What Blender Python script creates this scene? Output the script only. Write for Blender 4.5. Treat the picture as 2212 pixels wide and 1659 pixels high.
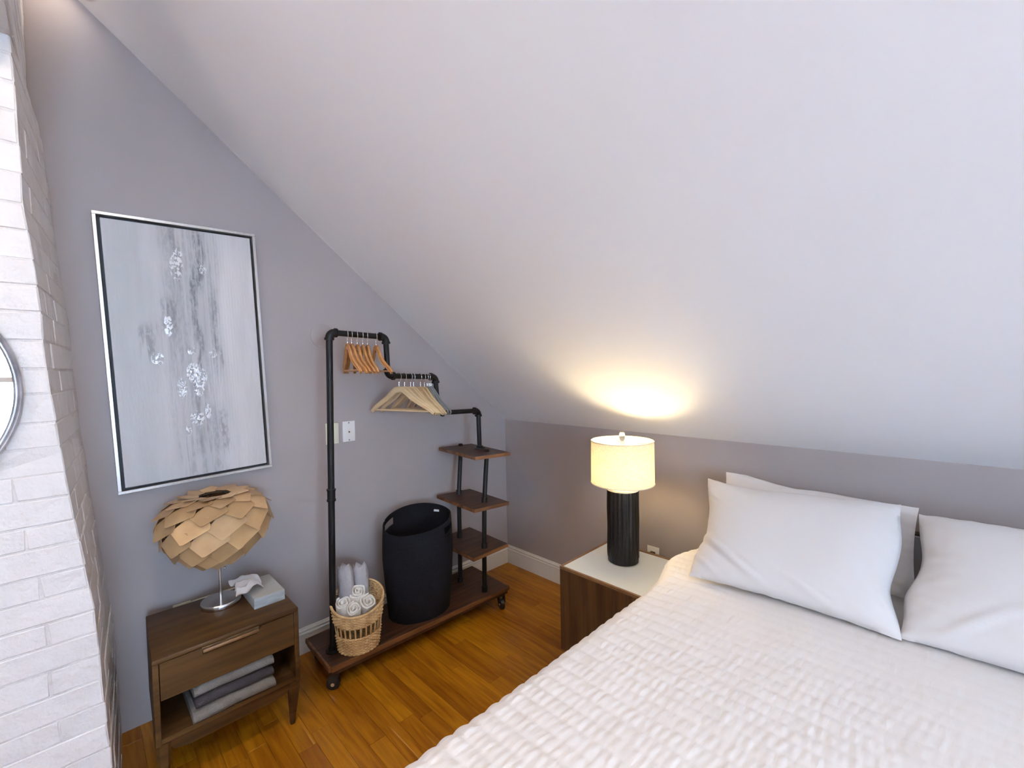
import bpy, bmesh, math, random
import numpy as np
from mathutils import Vector, Matrix, noise as mnoise
PI = math.pi
C = bpy.context.scene.collection
for o in list(bpy.data.objects): bpy.data.objects.remove(o)
sc = bpy.context.scene

# ------------------------------------------------------------------ camera
cam_d = bpy.data.cameras.new('camera'); cam = bpy.data.objects.new('camera', cam_d); C.objects.link(cam)
yaw, pitch, roll = 0.7894, -0.0343, -0.0185
d = Vector((-math.sin(yaw)*math.cos(pitch), math.cos(yaw)*math.cos(pitch), math.sin(pitch)))
r0 = d.cross(Vector((0, 0, 1))).normalized(); u0 = r0.cross(d)
r_ = r0*math.cos(roll) + u0*math.sin(roll); u_ = -r0*math.sin(roll) + u0*math.cos(roll)
cam.matrix_world = Matrix(((r_.x, u_.x, -d.x, 2.397), (r_.y, u_.y, -d.y, -2.298), (r_.z, u_.z, -d.z, 1.4651), (0, 0, 0, 1)))
cam_d.sensor_fit = 'HORIZONTAL'; cam_d.sensor_width = 36.0; cam_d.lens = 36.0*954.36/2212
cam_d.clip_start = 0.02
sc.camera = cam

# ------------------------------------------------------------------ world, lights, exposure
w = bpy.data.worlds.new('sky'); sc.world = w; w.use_nodes = True
bg = w.node_tree.nodes['Background']; bg.inputs[0].default_value = (0.62, 0.80, 1.0, 1); bg.inputs[1].default_value = 3.0
sc.view_settings.view_transform = 'Standard'; sc.view_settings.look = 'None'
sc.view_settings.gamma = 1.0; sc.view_settings.use_curve_mapping = False
sc.view_settings.exposure = 0.37

def area(name, loc, direction, sx, sy, power, color, shape='RECTANGLE', spread=PI):
    l = bpy.data.lights.new(name, 'AREA'); l.shape = shape; l.size = sx
    if shape in ('RECTANGLE', 'ELLIPSE'): l.size_y = sy
    l.energy = power; l.color = color; l.spread = spread
    o = bpy.data.objects.new(name, l); C.objects.link(o); o.location = loc
    o.rotation_euler = Vector(direction).to_track_quat('-Z', 'Y').to_euler()
    return o
XR = 5.10          # right gable wall
HK, SL = 1.0872, 0.8185
YR = -2.95         # ridge
def ceil_z(y): return HK - SL*y if y > YR else HK - SL*(2*YR - y)
WIN = [(-3.35, -2.15, 0.75, 2.15)]
area('daylight_window', (XR+0.12, -2.75, 1.45), (-1, 0.05, 0.0), 1.2, 1.4, 156, (0.48, 0.71, 1.0))
area('cool_fill_light', (2.9, -4.55, 2.04), (-0.15, 0.75, -0.62), 0.8, 1.0, 8, (0.74, 0.85, 1.0))  # added cool fill for the walls; no skylight stands behind it
WARM = (1.0, 0.84, 0.66)
CAN = [(0.122, -2.262), (1.75, -2.262), (3.35, -2.262), (1.75, -3.62), (3.35, -3.62)]
CAN_POWER = [0.25, 10.5, 8, 10, 8]

# ------------------------------------------------------------------ helpers
WL = {}
def wl(o): return WL.get(o.name, Vector((0, 0, 0))) if o else Vector((0, 0, 0))
def finish(me, smooth, angle=40):
    if smooth:
        me.shade_smooth()
        try: me.set_sharp_from_angle(angle=math.radians(angle))
        except Exception: pass
def obj(name, bm, m, parent=None, loc=None, smooth=True, angle=40):
    me = bpy.data.meshes.new(name)
    if isinstance(bm, bmesh.types.BMesh):
        bmesh.ops.recalc_face_normals(bm, faces=bm.faces)
        bm.to_mesh(me); bm.free()
    else:
        me.from_pydata(*bm)
        me.update()
    base = Vector(loc) if loc is not None else wl(parent)
    if base.length > 0: me.transform(Matrix.Translation(-base))
    if m: me.materials.append(m)
    finish(me, smooth, angle)
    o = bpy.data.objects.new(name, me); C.objects.link(o)
    if parent:
        o.parent = parent
        o.location = base - wl(parent)
    else: o.location = base
    WL[o.name] = base
    return o
def thing(name, label, cat, loc=(0, 0, 0), group=None):
    o = bpy.data.objects.new(name, None); C.objects.link(o); o.empty_display_size = 0.05
    o.location = loc; WL[o.name] = Vector(loc)
    o['label'] = label; o['category'] = cat
    if group: o['group'] = group
    return o
def tag(o, label, cat, group=None):
    o['label'] = label; o['category'] = cat
    if group: o['group'] = group
    return o
def struct(name, bm, m, smooth=False):
    o = obj(name, bm, m, smooth=smooth); o['kind'] = 'structure'; return o
def copy_tree(o, parent=None):
    c = o.copy(); C.objects.link(c)
    if parent: c.parent = parent
    WL[c.name] = wl(o).copy()
    for ch in o.children: copy_tree(ch, c)
    return c
def B(): return bmesh.new()
def box(bm, x0, x1, y0, y1, z0, z1, bev=0.0, seg=1):
    vs = [bm.verts.new((x, y, z)) for x in (x0, x1) for y in (y0, y1) for z in (z0, z1)]
    fs = [(0, 1, 3, 2), (4, 6, 7, 5), (0, 4, 5, 1), (2, 3, 7, 6), (0, 2, 6, 4), (1, 5, 7, 3)]
    fc = [bm.faces.new([vs[i] for i in f]) for f in fs]
    if bev > 0:
        es = set(e for f in fc for e in f.edges)
        bmesh.ops.bevel(bm, geom=list(es), offset=bev, segments=seg, affect='EDGES', profile=0.5)
    return vs
def prism(bm, poly, h0, h1, axis='z', bev=0):
    """poly: 2D points; extruded along axis"""
    def P(a, b, h):
        return {'z': (a, b, h), 'x': (h, a, b), 'y': (a, h, b)}[axis]
    lo = [bm.verts.new(P(a, b, h0)) for a, b in poly]; hi = [bm.verts.new(P(a, b, h1)) for a, b in poly]
    n = len(poly); fc = [bm.faces.new(lo[::-1]), bm.faces.new(hi)]
    for i in range(n): fc.append(bm.faces.new((lo[i], lo[(i+1) % n], hi[(i+1) % n], hi[i])))
    if bev:
        bmesh.ops.bevel(bm, geom=list(set(e for f in fc for e in f.edges)), offset=bev, segments=2, affect='EDGES')
def slab(bm, corners, t, bev=0.002):
    """corners: four 3D points (top), thickness t downwards"""
    hi = [bm.verts.new(c) for c in corners]; lo = [bm.verts.new((c[0], c[1], c[2]-t)) for c in corners]
    fc = [bm.faces.new(hi), bm.faces.new(lo[::-1])]
    for i in range(4): fc.append(bm.faces.new((hi[i], lo[i], lo[(i+1) % 4], hi[(i+1) % 4])))
    if bev: bmesh.ops.bevel(bm, geom=list(set(e for f in fc for e in f.edges)), offset=bev, segments=2, affect='EDGES')
def tube(bm, pts, r, n=12, caps=True, closed=False, flat=None):
    """tube along pts; r scalar or list; flat=(a,b) gives half sizes along the frame axes"""
    pts = [Vector(p) for p in pts]; N = len(pts); rings = []
    t0 = (pts[1]-pts[0]).normalized()
    ref = Vector((0, 0, 1)) if abs(t0.z) < 0.9 else Vector((1, 0, 0))
    a = t0.cross(ref).normalized()
    for i, p in enumerate(pts):
        if closed: t = (pts[(i+1) % N]-pts[i-1]).normalized()
        else: t = (pts[min(i+1, N-1)]-pts[max(i-1, 0)]).normalized()
        a = (a - t*a.dot(t)).normalized(); b = t.cross(a)
        rr = r[i] if isinstance(r, (list, tuple)) else r
        fa, fb = (flat if flat else (1, 1))
        rings.append([bm.verts.new(p + a*(math.cos(2*PI*k/n)*rr*fa) + b*(math.sin(2*PI*k/n)*rr*fb)) for k in range(n)])
    m = N if closed else N-1
    for i in range(m):
        A, Bq = rings[i], rings[(i+1) % N]
        for k in range(n): bm.faces.new((A[k], A[(k+1) % n], Bq[(k+1) % n], Bq[k]))
    if caps and not closed:
        bm.faces.new(rings[0][::-1]); bm.faces.new(rings[-1])
def lathe(bm, prof, c=(0, 0, 0), n=48, rx=1.0, ry=1.0, closed_top=False, closed_bot=False, fn=None):
    rings = []
    for (r, z) in prof:
        ring = []
        for k in range(n):
            th = 2*PI*k/n
            rr = r + (fn(th, z) if fn else 0)
            ring.append(bm.verts.new((c[0]+math.cos(th)*rr*rx, c[1]+math.sin(th)*rr*ry, c[2]+z)))
        rings.append(ring)
    for i in range(len(rings)-1):
        for k in range(n): bm.faces.new((rings[i][k], rings[i][(k+1) % n], rings[i+1][(k+1) % n], rings[i+1][k]))
    if closed_bot: bm.faces.new(rings[0][::-1])
    if closed_top: bm.faces.new(rings[-1])
def arc(c, r, a0, a1, n, plane='yz'):
    out = []
    for i in range(n+1):
        a = a0+(a1-a0)*i/n
        if plane == 'yz': out.append((c[0], c[1]+r*math.cos(a), c[2]+r*math.sin(a)))
        if plane == 'xz': out.append((c[0]+r*math.cos(a), c[1], c[2]+r*math.sin(a)))
        if plane == 'xy': out.append((c[0]+r*math.cos(a), c[1]+r*math.sin(a), c[2]))
    return out

# ------------------------------------------------------------------ materials
def mat(name, col, rough=0.6, metal=0.0, var=0.0, scale=8.0, stretch=(1, 1, 1), bump=0.0, bscale=60.0, bdist=0.002,
        col2=None, rnd=0.0, coord='Object', spec=None, emit=None, estr=0.0, sheen=0.0, detail=4.0, bstretch=None, lo=0.3, hi=0.7, trans=0.0, ior=1.45):
    m = bpy.data.materials.new(name); m.use_nodes = True; nt = m.node_tree; N = nt.nodes; L = nt.links
    p = N['Principled BSDF']; p.inputs['Roughness'].default_value = rough; p.inputs['Metallic'].default_value = metal
    p.inputs['Base Color'].default_value = (*col, 1)
    if spec is not None: p.inputs['Specular IOR Level'].default_value = spec
    if sheen: p.inputs['Sheen Weight'].default_value = sheen
    if trans: p.inputs['Transmission Weight'].default_value = trans; p.inputs['IOR'].default_value = ior
    if emit: p.inputs['Emission Color'].default_value = (*emit, 1); p.inputs['Emission Strength'].default_value = estr
    tc = N.new('ShaderNodeTexCoord'); vec = tc.outputs[coord]
    def mapped(st):
        mp = N.new('ShaderNodeMapping'); mp.inputs['Scale'].default_value = st; L.new(vec, mp.inputs['Vector']); return mp.outputs[0]
    if rnd:
        oi = N.new('ShaderNodeObjectInfo'); ad = N.new('ShaderNodeVectorMath'); ad.operation = 'ADD'
        mu = N.new('ShaderNodeMath'); mu.operation = 'MULTIPLY'; mu.inputs[1].default_value = 50; L.new(oi.outputs['Random'], mu.inputs[0])
        L.new(vec, ad.inputs[0]); L.new(mu.outputs[0], ad.inputs[1]); vec = ad.outputs[0]
    if var or col2:
        nz = N.new('ShaderNodeTexNoise'); nz.inputs['Scale'].default_value = scale; nz.inputs['Detail'].default_value = detail
        L.new(mapped(stretch), nz.inputs['Vector'])
        rp = N.new('ShaderNodeValToRGB'); L.new(nz.outputs[0], rp.inputs[0])
        rp.color_ramp.elements[0].position = lo; rp.color_ramp.elements[1].position = hi
        c2 = col2 if col2 else tuple(min(1, c*(1+var)) for c in col); c1 = col if col2 else tuple(c*(1-var) for c in col)
        rp.color_ramp.elements[0].color = (*c1, 1); rp.color_ramp.elements[1].color = (*c2, 1)
        out = rp.outputs[0]
        if rnd:
            hs = N.new('ShaderNodeHueSaturation'); L.new(out, hs.inputs['Color'])
            mr = N.new('ShaderNodeMapRange'); mr.inputs[3].default_value = 1-rnd; mr.inputs[4].default_value = 1+rnd
            L.new(oi.outputs['Random'], mr.inputs[0]); L.new(mr.outputs[0], hs.inputs['Value']); out = hs.outputs[0]
        L.new(out, p.inputs['Base Color'])
    if bump:
        nb = N.new('ShaderNodeTexNoise'); nb.inputs['Scale'].default_value = bscale; nb.inputs['Detail'].default_value = 5
        L.new(mapped(bstretch or stretch), nb.inputs['Vector'])
        bp = N.new('ShaderNodeBump'); bp.inputs['Strength'].default_value = bump; bp.inputs['Distance'].default_value = bdist
        L.new(nb.outputs[0], bp.inputs['Height']); L.new(bp.outputs[0], p.inputs['Normal'])
    return m
M_wall = mat('wall_paint', (0.350, 0.296, 0.286), 0.75, bump=0.15, bscale=220, bdist=0.001, var=0.02, scale=3)
M_ceil = mat('ceiling_paint', (0.865, 0.865, 0.895), 0.85, bump=0.1, bscale=180, bdist=0.001, var=0.012, scale=2)
M_trim = mat('trim_paint', (0.70, 0.67, 0.64), 0.4, var=0.03, scale=5)
M_brick = mat('white_painted_brick', (0.71, 0.675, 0.665), 0.55, var=0.05, scale=9, bump=1.0, bscale=34, bdist=0.007, rnd=0.015)
M_mortar = mat('painted_mortar', (0.64, 0.61, 0.60), 0.65, var=0.07, scale=12, bump=1.0, bscale=45, bdist=0.008)
M_chrome = mat('brushed_chrome', (0.75, 0.74, 0.74), 0.22, 1.0)
M_silver = mat('silver_frame_paint', (0.72, 0.71, 0.70), 0.28, 0.85, var=0.06, scale=20, stretch=(1, 6, 1))
M_blackgap = mat('black_frame_gap', (0.012, 0.012, 0.014), 0.6)
M_pipe = mat('black_iron_pipe', (0.008, 0.008, 0.0085), 0.48, 0.1, spec=0.3, bump=0.3, bscale=120, bdist=0.001)
M_rackwood = mat('dark_stained_plank', (0.014, 0.005, 0.003), 0.42, col2=(0.085, 0.034, 0.015), scale=6, stretch=(9, 0.9, 9), bump=0.2, bscale=14, bstretch=(8, 1, 8), rnd=0.0)
M_rackedge = mat('worn_plank_edge', (0.06, 0.022, 0.009), 0.4, col2=(0.24, 0.10, 0.035), scale=4, stretch=(6, 1, 6))
M_console = mat('console_walnut', (0.044, 0.0185, 0.005), 0.5, spec=0.25, col2=(0.10, 0.046, 0.014), scale=3.0, stretch=(10, 1.0, 14), bump=0.12, bscale=25, bstretch=(10, 1, 10))
M_consoleshade = mat('console_interior_shade', (0.010, 0.006, 0.004), 0.7, col2=(0.02, 0.012, 0.007), scale=3, stretch=(10, 1, 10))  # walnut darkened so the colour carries the shade inside the open shelf
M_nswood = mat('nightstand_walnut', (0.046, 0.020, 0.007), 0.45, spec=0.3, col2=(0.115, 0.056, 0.022), scale=3.5, stretch=(11, 11, 0.8), bump=0.1, bscale=20, bstretch=(10, 10, 1))
M_nsrim = mat('nightstand_rim', (0.16, 0.075, 0.03), 0.4, col2=(0.27, 0.14, 0.055), scale=4, stretch=(4, 4, 4))
M_glasswhite = mat('white_back_painted_glass', (0.72, 0.74, 0.72), 0.12)
M_felt = mat('black_felt', (0.0085, 0.0085, 0.011), 0.95, spec=0.15, var=0.35, scale=140, bump=0.6, bscale=260, bdist=0.002)
M_wicker = mat('natural_seagrass', (0.42, 0.25, 0.10), 0.6, col2=(0.68, 0.46, 0.22), scale=30, bump=0.5, bscale=160, bdist=0.002)
M_terry = mat('white_terry', (0.86, 0.84, 0.80), 0.95, bump=0.9, bscale=330, bdist=0.003, var=0.03, scale=60, sheen=0.2)
M_terrygrey = mat('pale_grey_terry', (0.40, 0.385, 0.40), 0.95, bump=0.9, bscale=280, bdist=0.003, var=0.05, scale=40)
M_towel_light = mat('light_grey_terry', (0.19, 0.178, 0.158), 0.95, bump=1.0, bscale=220, bdist=0.004, var=0.08, scale=50)
M_towel_dark = mat('charcoal_terry', (0.045, 0.038, 0.042), 0.95, bump=1.0, bscale=220, bdist=0.004, var=0.1, scale=50)
M_hang1 = mat('orange_wood', (0.50, 0.23, 0.075), 0.35, col2=(0.66, 0.33, 0.12), scale=12, stretch=(1, 6, 4))
M_hang2 = mat('pale_maple', (0.60, 0.42, 0.23), 0.38, col2=(0.72, 0.53, 0.31), scale=10, stretch=(1, 6, 4))
M_hang3 = mat('grey_flocking', (0.20, 0.205, 0.205), 0.9, var=0.05, scale=40)
M_wire = mat('steel_wire', (0.72, 0.72, 0.72), 0.25, 1.0)
M_veneer = mat('birch_veneer', (0.36, 0.20, 0.085), 0.5, col2=(0.52, 0.32, 0.15), scale=7, stretch=(1, 1, 1), rnd=0.24, bump=0.1, bscale=30)
M_plate = mat('white_plastic', (0.80, 0.78, 0.77), 0.35)
M_cream = mat('cream_plastic', (0.70, 0.66, 0.52), 0.4)
M_dark = mat('dark_slot', (0.02, 0.018, 0.016), 0.5)
M_screw = mat('screw_metal', (0.35, 0.34, 0.33), 0.35, 0.8)
M_lampbase = mat('black_ribbed_ceramic', (0.007, 0.0055, 0.005), 0.42, spec=0.35, var=0.4, scale=22, stretch=(1, 1, 3), bump=0.35, bscale=40)
M_bed = mat('white_crinkle_cotton', (0.78, 0.73, 0.695), 0.7, bump=0.55, bscale=75, bdist=0.004, bstretch=(1, 0.22, 1), var=0.012, scale=4, sheen=0.15)
M_pillow = mat('white_pillowcase', (0.66, 0.62, 0.605), 0.72, bump=0.15, bscale=9, bdist=0.006, var=0.01, scale=3, sheen=0.15)
M_headboard = mat('dark_headboard', (0.045, 0.037, 0.030), 0.6, var=0.2, scale=30)
M_headfab = mat('grey_headboard_fabric', (0.36, 0.33, 0.33), 0.85, var=0.05, scale=60, bump=0.4, bscale=200)
M_mattress = mat('mattress_ticking', (0.75, 0.74, 0.73), 0.8)
M_tissue = mat('tissue_paper', (0.86, 0.84, 0.86), 0.8, bump=0.2, bscale=30)
M_tbox = mat('tissue_carton', (0.24, 0.25, 0.255), 0.45, col2=(0.38, 0.39, 0.39), scale=4, stretch=(1, 3, 12))
M_tboxtop = mat('tissue_carton_top', (0.42, 0.40, 0.37), 0.5, var=0.04, scale=10)
M_bulb = mat('glowing_bulb', (1, 0.85, 0.6), 0.3, emit=(1.0, 0.72, 0.38), estr=30)
M_lens = mat('glowing_lens', (1, 0.95, 0.9), 0.3, emit=(1.0, 0.93, 0.88), estr=2.5)
M_offbulb = mat('unlit_bulb', (0.75, 0.7, 0.6), 0.2)
M_glass = mat('clear_crystal', (0.95, 0.95, 0.95), 0.03, trans=1.0)
M_caster = mat('black_rubber', (0.012, 0.012, 0.012), 0.45)
M_pane = mat('window_pane', (1, 1, 1), 0.0, trans=1.0, ior=1.02)
M_mirror = mat('mirror_silvering', (0.92, 0.94, 0.95), 0.01, 1.0)
M_oldsilver = mat('antique_silver_rim', (0.42, 0.42, 0.45), 0.35, 0.9, var=0.3, scale=25)
M_bark = mat('tree_bark', (0.07, 0.055, 0.045), 0.9)
M_label = mat('white_fabric_label', (0.75, 0.75, 0.76), 0.7)

def floor_mat():
    m = bpy.data.materials.new('oak_strip_floor'); m.use_nodes = True; nt = m.node_tree; N = nt.nodes; L = nt.links
    p = N['Principled BSDF']; p.inputs['Roughness'].default_value = 0.33; p.inputs['Specular IOR Level'].default_value = 0.35
    geo = N.new('ShaderNodeNewGeometry'); oi = N.new('ShaderNodeObjectInfo')
    s = N.new('ShaderNodeMath'); s.operation = 'ADD'; L.new(oi.outputs['Random'], s.inputs[0]); L.new(geo.outputs['Random Per Island'], s.inputs[1])
    fr = N.new('ShaderNodeMath'); fr.operation = 'FRACT'; L.new(s.outputs[0], fr.inputs[0])
    k = N.new('ShaderNodeMath'); k.operation = 'MULTIPLY'; k.inputs[1].default_value = 37.0; L.new(fr.outputs[0], k.inputs[0])
    ad = N.new('ShaderNodeVectorMath'); ad.operation = 'ADD'; L.new(geo.outputs['Position'], ad.inputs[0]); L.new(k.outputs[0], ad.inputs[1])
    mp = N.new('ShaderNodeMapping'); mp.inputs['Scale'].default_value = (1.3, 16, 1); L.new(ad.outputs[0], mp.inputs[0])
    nz = N.new('ShaderNodeTexNoise'); nz.inputs['Scale'].default_value = 2.6; nz.inputs['Detail'].default_value = 6; nz.inputs['Distortion'].default_value = 0.8; L.new(mp.outputs[0], nz.inputs[0])
    rp = N.new('ShaderNodeValToRGB'); L.new(nz.outputs[0], rp.inputs[0])
    e = rp.color_ramp.elements; e[0].position = 0.28; e[0].color = (0.23, 0.070, 0.0018, 1); e[1].position = 0.72; e[1].color = (0.46, 0.185, 0.008, 1)
    hs = N.new('ShaderNodeHueSaturation'); L.new(rp.outputs[0], hs.inputs['Color'])
    mr = N.new('ShaderNodeMapRange'); mr.inputs[3].default_value = 0.80; mr.inputs[4].default_value = 1.20; L.new(fr.outputs[0], mr.inputs[0]); L.new(mr.outputs[0], hs.inputs['Value'])
    mh = N.new('ShaderNodeMapRange'); mh.inputs[3].default_value = 0.492; mh.inputs[4].default_value = 0.503; L.new(fr.outputs[0], mh.inputs[0]); L.new(mh.outputs[0], hs.inputs['Hue'])
    # rare pale streaks
    mp2 = N.new('ShaderNodeMapping'); mp2.inputs['Scale'].default_value = (1.1, 42, 1); L.new(ad.outputs[0], mp2.inputs[0])
    n2 = N.new('ShaderNodeTexNoise'); n2.inputs['Scale'].default_value = 1.7; n2.inputs['Detail'].default_value = 2; L.new(mp2.outputs[0], n2.inputs[0])
    r2 = N.new('ShaderNodeValToRGB'); L.new(n2.outputs[0], r2.inputs[0]); r2.color_ramp.elements[0].position = 0.70; r2.color_ramp.elements[1].position = 0.76
    r2.color_ramp.elements[0].color = (0, 0, 0, 1); r2.color_ramp.elements[1].color = (0.55, 0.55, 0.55, 1)
    mx = N.new('ShaderNodeMix'); mx.data_type = 'RGBA'; L.new(r2.outputs[0], mx.inputs['Factor']); L.new(hs.outputs[0], mx.inputs['A']); mx.inputs['B'].default_value = (0.62, 0.33, 0.10, 1)
    L.new(mx.outputs['Result'], p.inputs['Base Color'])
    bp = N.new('ShaderNodeBump'); bp.inputs['Strength'].default_value = 0.08; bp.inputs['Distance'].default_value = 0.001; L.new(nz.outputs[0], bp.inputs['Height']); L.new(bp.outputs[0], p.inputs['Normal'])
    return m
M_floor = floor_mat()

def canvas_mat():
    """pale abstract: soft vertical veils, a dark grey column of dry strokes, flecks of silver leaf"""
    m = bpy.data.materials.new('abstract_canvas'); m.use_nodes = True; nt = m.node_tree; N = nt.nodes; L = nt.links
    p = N['Principled BSDF']; p.inputs['Roughness'].default_value = 0.5
    tc = N.new('ShaderNodeTexCoord')
    sep = N.new('ShaderNodeSeparateXYZ'); L.new(tc.outputs['Object'], sep.inputs[0])     # local y across, z up
    def noise(scale, st, detail=5, dist=0.0, off=0):
        mp = N.new('ShaderNodeMapping'); mp.inputs['Scale'].default_value = st; mp.inputs['Location'].default_value = (off, off*1.3, off*0.7); L.new(tc.outputs['Object'], mp.inputs[0])
        n = N.new('ShaderNodeTexNoise'); n.inputs['Scale'].default_value = scale; n.inputs['Detail'].default_value = detail; n.inputs['Distortion'].default_value = dist; L.new(mp.outputs[0], n.inputs[0]); return n.outputs[0]
    def ramp(x, a, b, c0=0.0, c1=1.0):
        mr = N.new('ShaderNodeMapRange'); mr.interpolation_type = 'SMOOTHSTEP'; mr.inputs[1].default_value = a; mr.inputs[2].default_value = b; mr.inputs[3].default_value = c0; mr.inputs[4].default_value = c1
        L.new(x, mr.inputs[0]); return mr.outputs[0]
    def mul(a, b):
        q = N.new('ShaderNodeMath'); q.operation = 'MULTIPLY'; L.new(a, q.inputs[0])
        if isinstance(b, float): q.inputs[1].default_value = b
        else: L.new(b, q.inputs[1])
        return q.outputs[0]
    def add(a, b):
        q = N.new('ShaderNodeMath'); q.operation = 'ADD'; L.new(a, q.inputs[0])
        if isinstance(b, float): q.inputs[1].default_value = b
        else: L.new(b, q.inputs[1])
        return q.outputs[0]
    def band(coord, c, wdt, soft):
        q = N.new('ShaderNodeMath'); q.operation = 'SUBTRACT'; L.new(coord, q.inputs[0]); q.inputs[1].default_value = c
        a = N.new('ShaderNodeMath'); a.operation = 'ABSOLUTE'; L.new(q.outputs[0], a.inputs[0]); return ramp(a.outputs[0], wdt, wdt+soft, 1.0, 0.0)
    def mixc(f, a, bcol):
        mx = N.new('ShaderNodeMix'); mx.data_type = 'RGBA'; L.new(f, mx.inputs['Factor'])
        if isinstance(a, tuple): mx.inputs['A'].default_value = (*a, 1)
        else: L.new(a, mx.inputs['A'])
        mx.inputs['B'].default_value = (*bcol, 1); return mx.outputs['Result']
    Y, Z = sep.outputs[1], sep.outputs[2]
    wob = mul(add(noise(3.0, (1, 1, 1.2), 3), -0.5), 0.10); Yw = add(Y, wob)
    veil = noise(5.0, (1, 3.0, 0.35), 4)
    col = mixc(ramp(veil, 0.35, 0.65), (0.60, 0.565, 0.57), (0.52, 0.50, 0.50))
    col = mixc(mul(band(Y, -0.17, 0.0, 0.10), 0.35), col, (0.40, 0.42, 0.42))
    wide = band(Yw, 0.01, 0.06, 0.07)
    dry = mul(ramp(noise(7.0, (1, 8.0, 0.35), 8, 0.5), 0.42, 0.58), ramp(noise(34.0, (1, 2.2, 0.8), 6, 0.6), 0.36, 0.60, 0.35, 1.0))
    col = mixc(mul(wide, 0.30), col, (0.36, 0.345, 0.345))
    col = mixc(mul(mul(wide, dry), 0.55), col, (0.28, 0.275, 0.275))
    for (c, wd, z, zh, s) in ((0.045, 0.009, 0.41, 0.17, 0.85), (-0.035, 0.006, 0.42, 0.20, 0.5), (0.022, 0.005, 0.22, 0.22, 0.75), (0.095, 0.006, 0.10, 0.24, 0.65), (0.03, 0.005, -0.02, 0.20, 0.6),
                              (-0.135, 0.022, 0.05, 0.10, 0.45), (-0.075, 0.02, 0.16, 0.10, 0.5), (0.05, 0.06, -0.33, 0.14, 0.3), (0.00, 0.012, -0.14, 0.12, 0.45), (0.115, 0.01, -0.36, 0.12, 0.35)):
        f = mul(mul(band(Yw, c, wd, 0.012), band(Z, z, zh*0.4, zh*0.6)), mul(ramp(noise(12.0, (1, 6.0, 0.45), 9, 0.4, off=c*40), 0.36, 0.54), ramp(noise(50.0, (1, 2.0, 0.9), 6, 0.6), 0.36, 0.58, 0.3, 1.0)))
        col = mixc(mul(f, s), col, (0.10, 0.095, 0.10))
    # rib-combed strip to the right
    wv = N.new('ShaderNodeTexWave'); wv.bands_direction = 'Y'; wv.inputs['Scale'].default_value = 28.0; L.new(tc.outputs['Object'], wv.inputs[0])
    col = mixc(mul(mul(band(Y, 0.12, 0.045, 0.03), band(Z, 0.15, 0.3, 0.2)), mul(wv.outputs[0], 0.20)), col, (0.72, 0.70, 0.69))
    # silver leaf flecks
    leaf = None
    spots = ((-0.03, 0.37, 0.022, 0.05), (-0.022, 0.43, 0.015, 0.02), (0.065, 0.37, 0.012, 0.02), (-0.075, 0.12, 0.014, 0.04), (-0.120, -0.02, 0.020, 0.025), (0.078, 0.0, 0.014, 0.018), (0.0, -0.085, 0.024, 0.04),
             (-0.045, -0.15, 0.016, 0.04), (0.015, -0.15, 0.018, 0.035), (0.0, 0.01, 0.014, 0.016), (0.0, -0.285, 0.024, 0.03), (0.042, -0.26, 0.010, 0.03), (-0.035, -0.335, 0.010, 0.02), (0.035, -0.10, 0.012, 0.03))
    fleck = ramp(noise(85.0, (1, 1.3, 0.9), 3, 0.8), 0.49, 0.54)
    for (c, z, a, b) in spots:
        dy = N.new('ShaderNodeMath'); dy.operation = 'SUBTRACT'; L.new(Y, dy.inputs[0]); dy.inputs[1].default_value = c
        dz = N.new('ShaderNodeMath'); dz.operation = 'SUBTRACT'; L.new(Z, dz.inputs[0]); dz.inputs[1].default_value = z
        e1 = mul(dy.outputs[0], 1.0/a); e2 = mul(dz.outputs[0], 1.0/b); rr = add(mul(e1, e1), mul(e2, e2))
        f = ramp(rr, 0.7, 1.5, 1.0, 0.0)
        leaf = f if leaf is None else add(leaf, f)
    lm = N.new('ShaderNodeMath'); lm.operation = 'MINIMUM'; lm.inputs[1].default_value = 1.0; L.new(leaf, lm.inputs[0])
    col = mixc(mul(lm.outputs[0], 0.35), col, (0.28, 0.28, 0.28))
    lf = mul(lm.outputs[0], fleck)
    col = mixc(lf, col, (0.93, 0.93, 0.95))
    L.new(col, p.inputs['Base Color']); L.new(mul(lf, 0.25), p.inputs['Metallic'])
    L.new(ramp(lf, 0.0, 1.0, 0.55, 0.18), p.inputs['Roughness'])
    bp = N.new('ShaderNodeBump'); bp.inputs['Strength'].default_value = 0.5; bp.inputs['Distance'].default_value = 0.003
    L.new(add(noise(40.0, (1, 3, 0.6), 6), mul(lf, 0.25)), bp.inputs['Height']); L.new(bp.outputs[0], p.inputs['Normal'])
    return m
M_canvas = canvas_mat()

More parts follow.
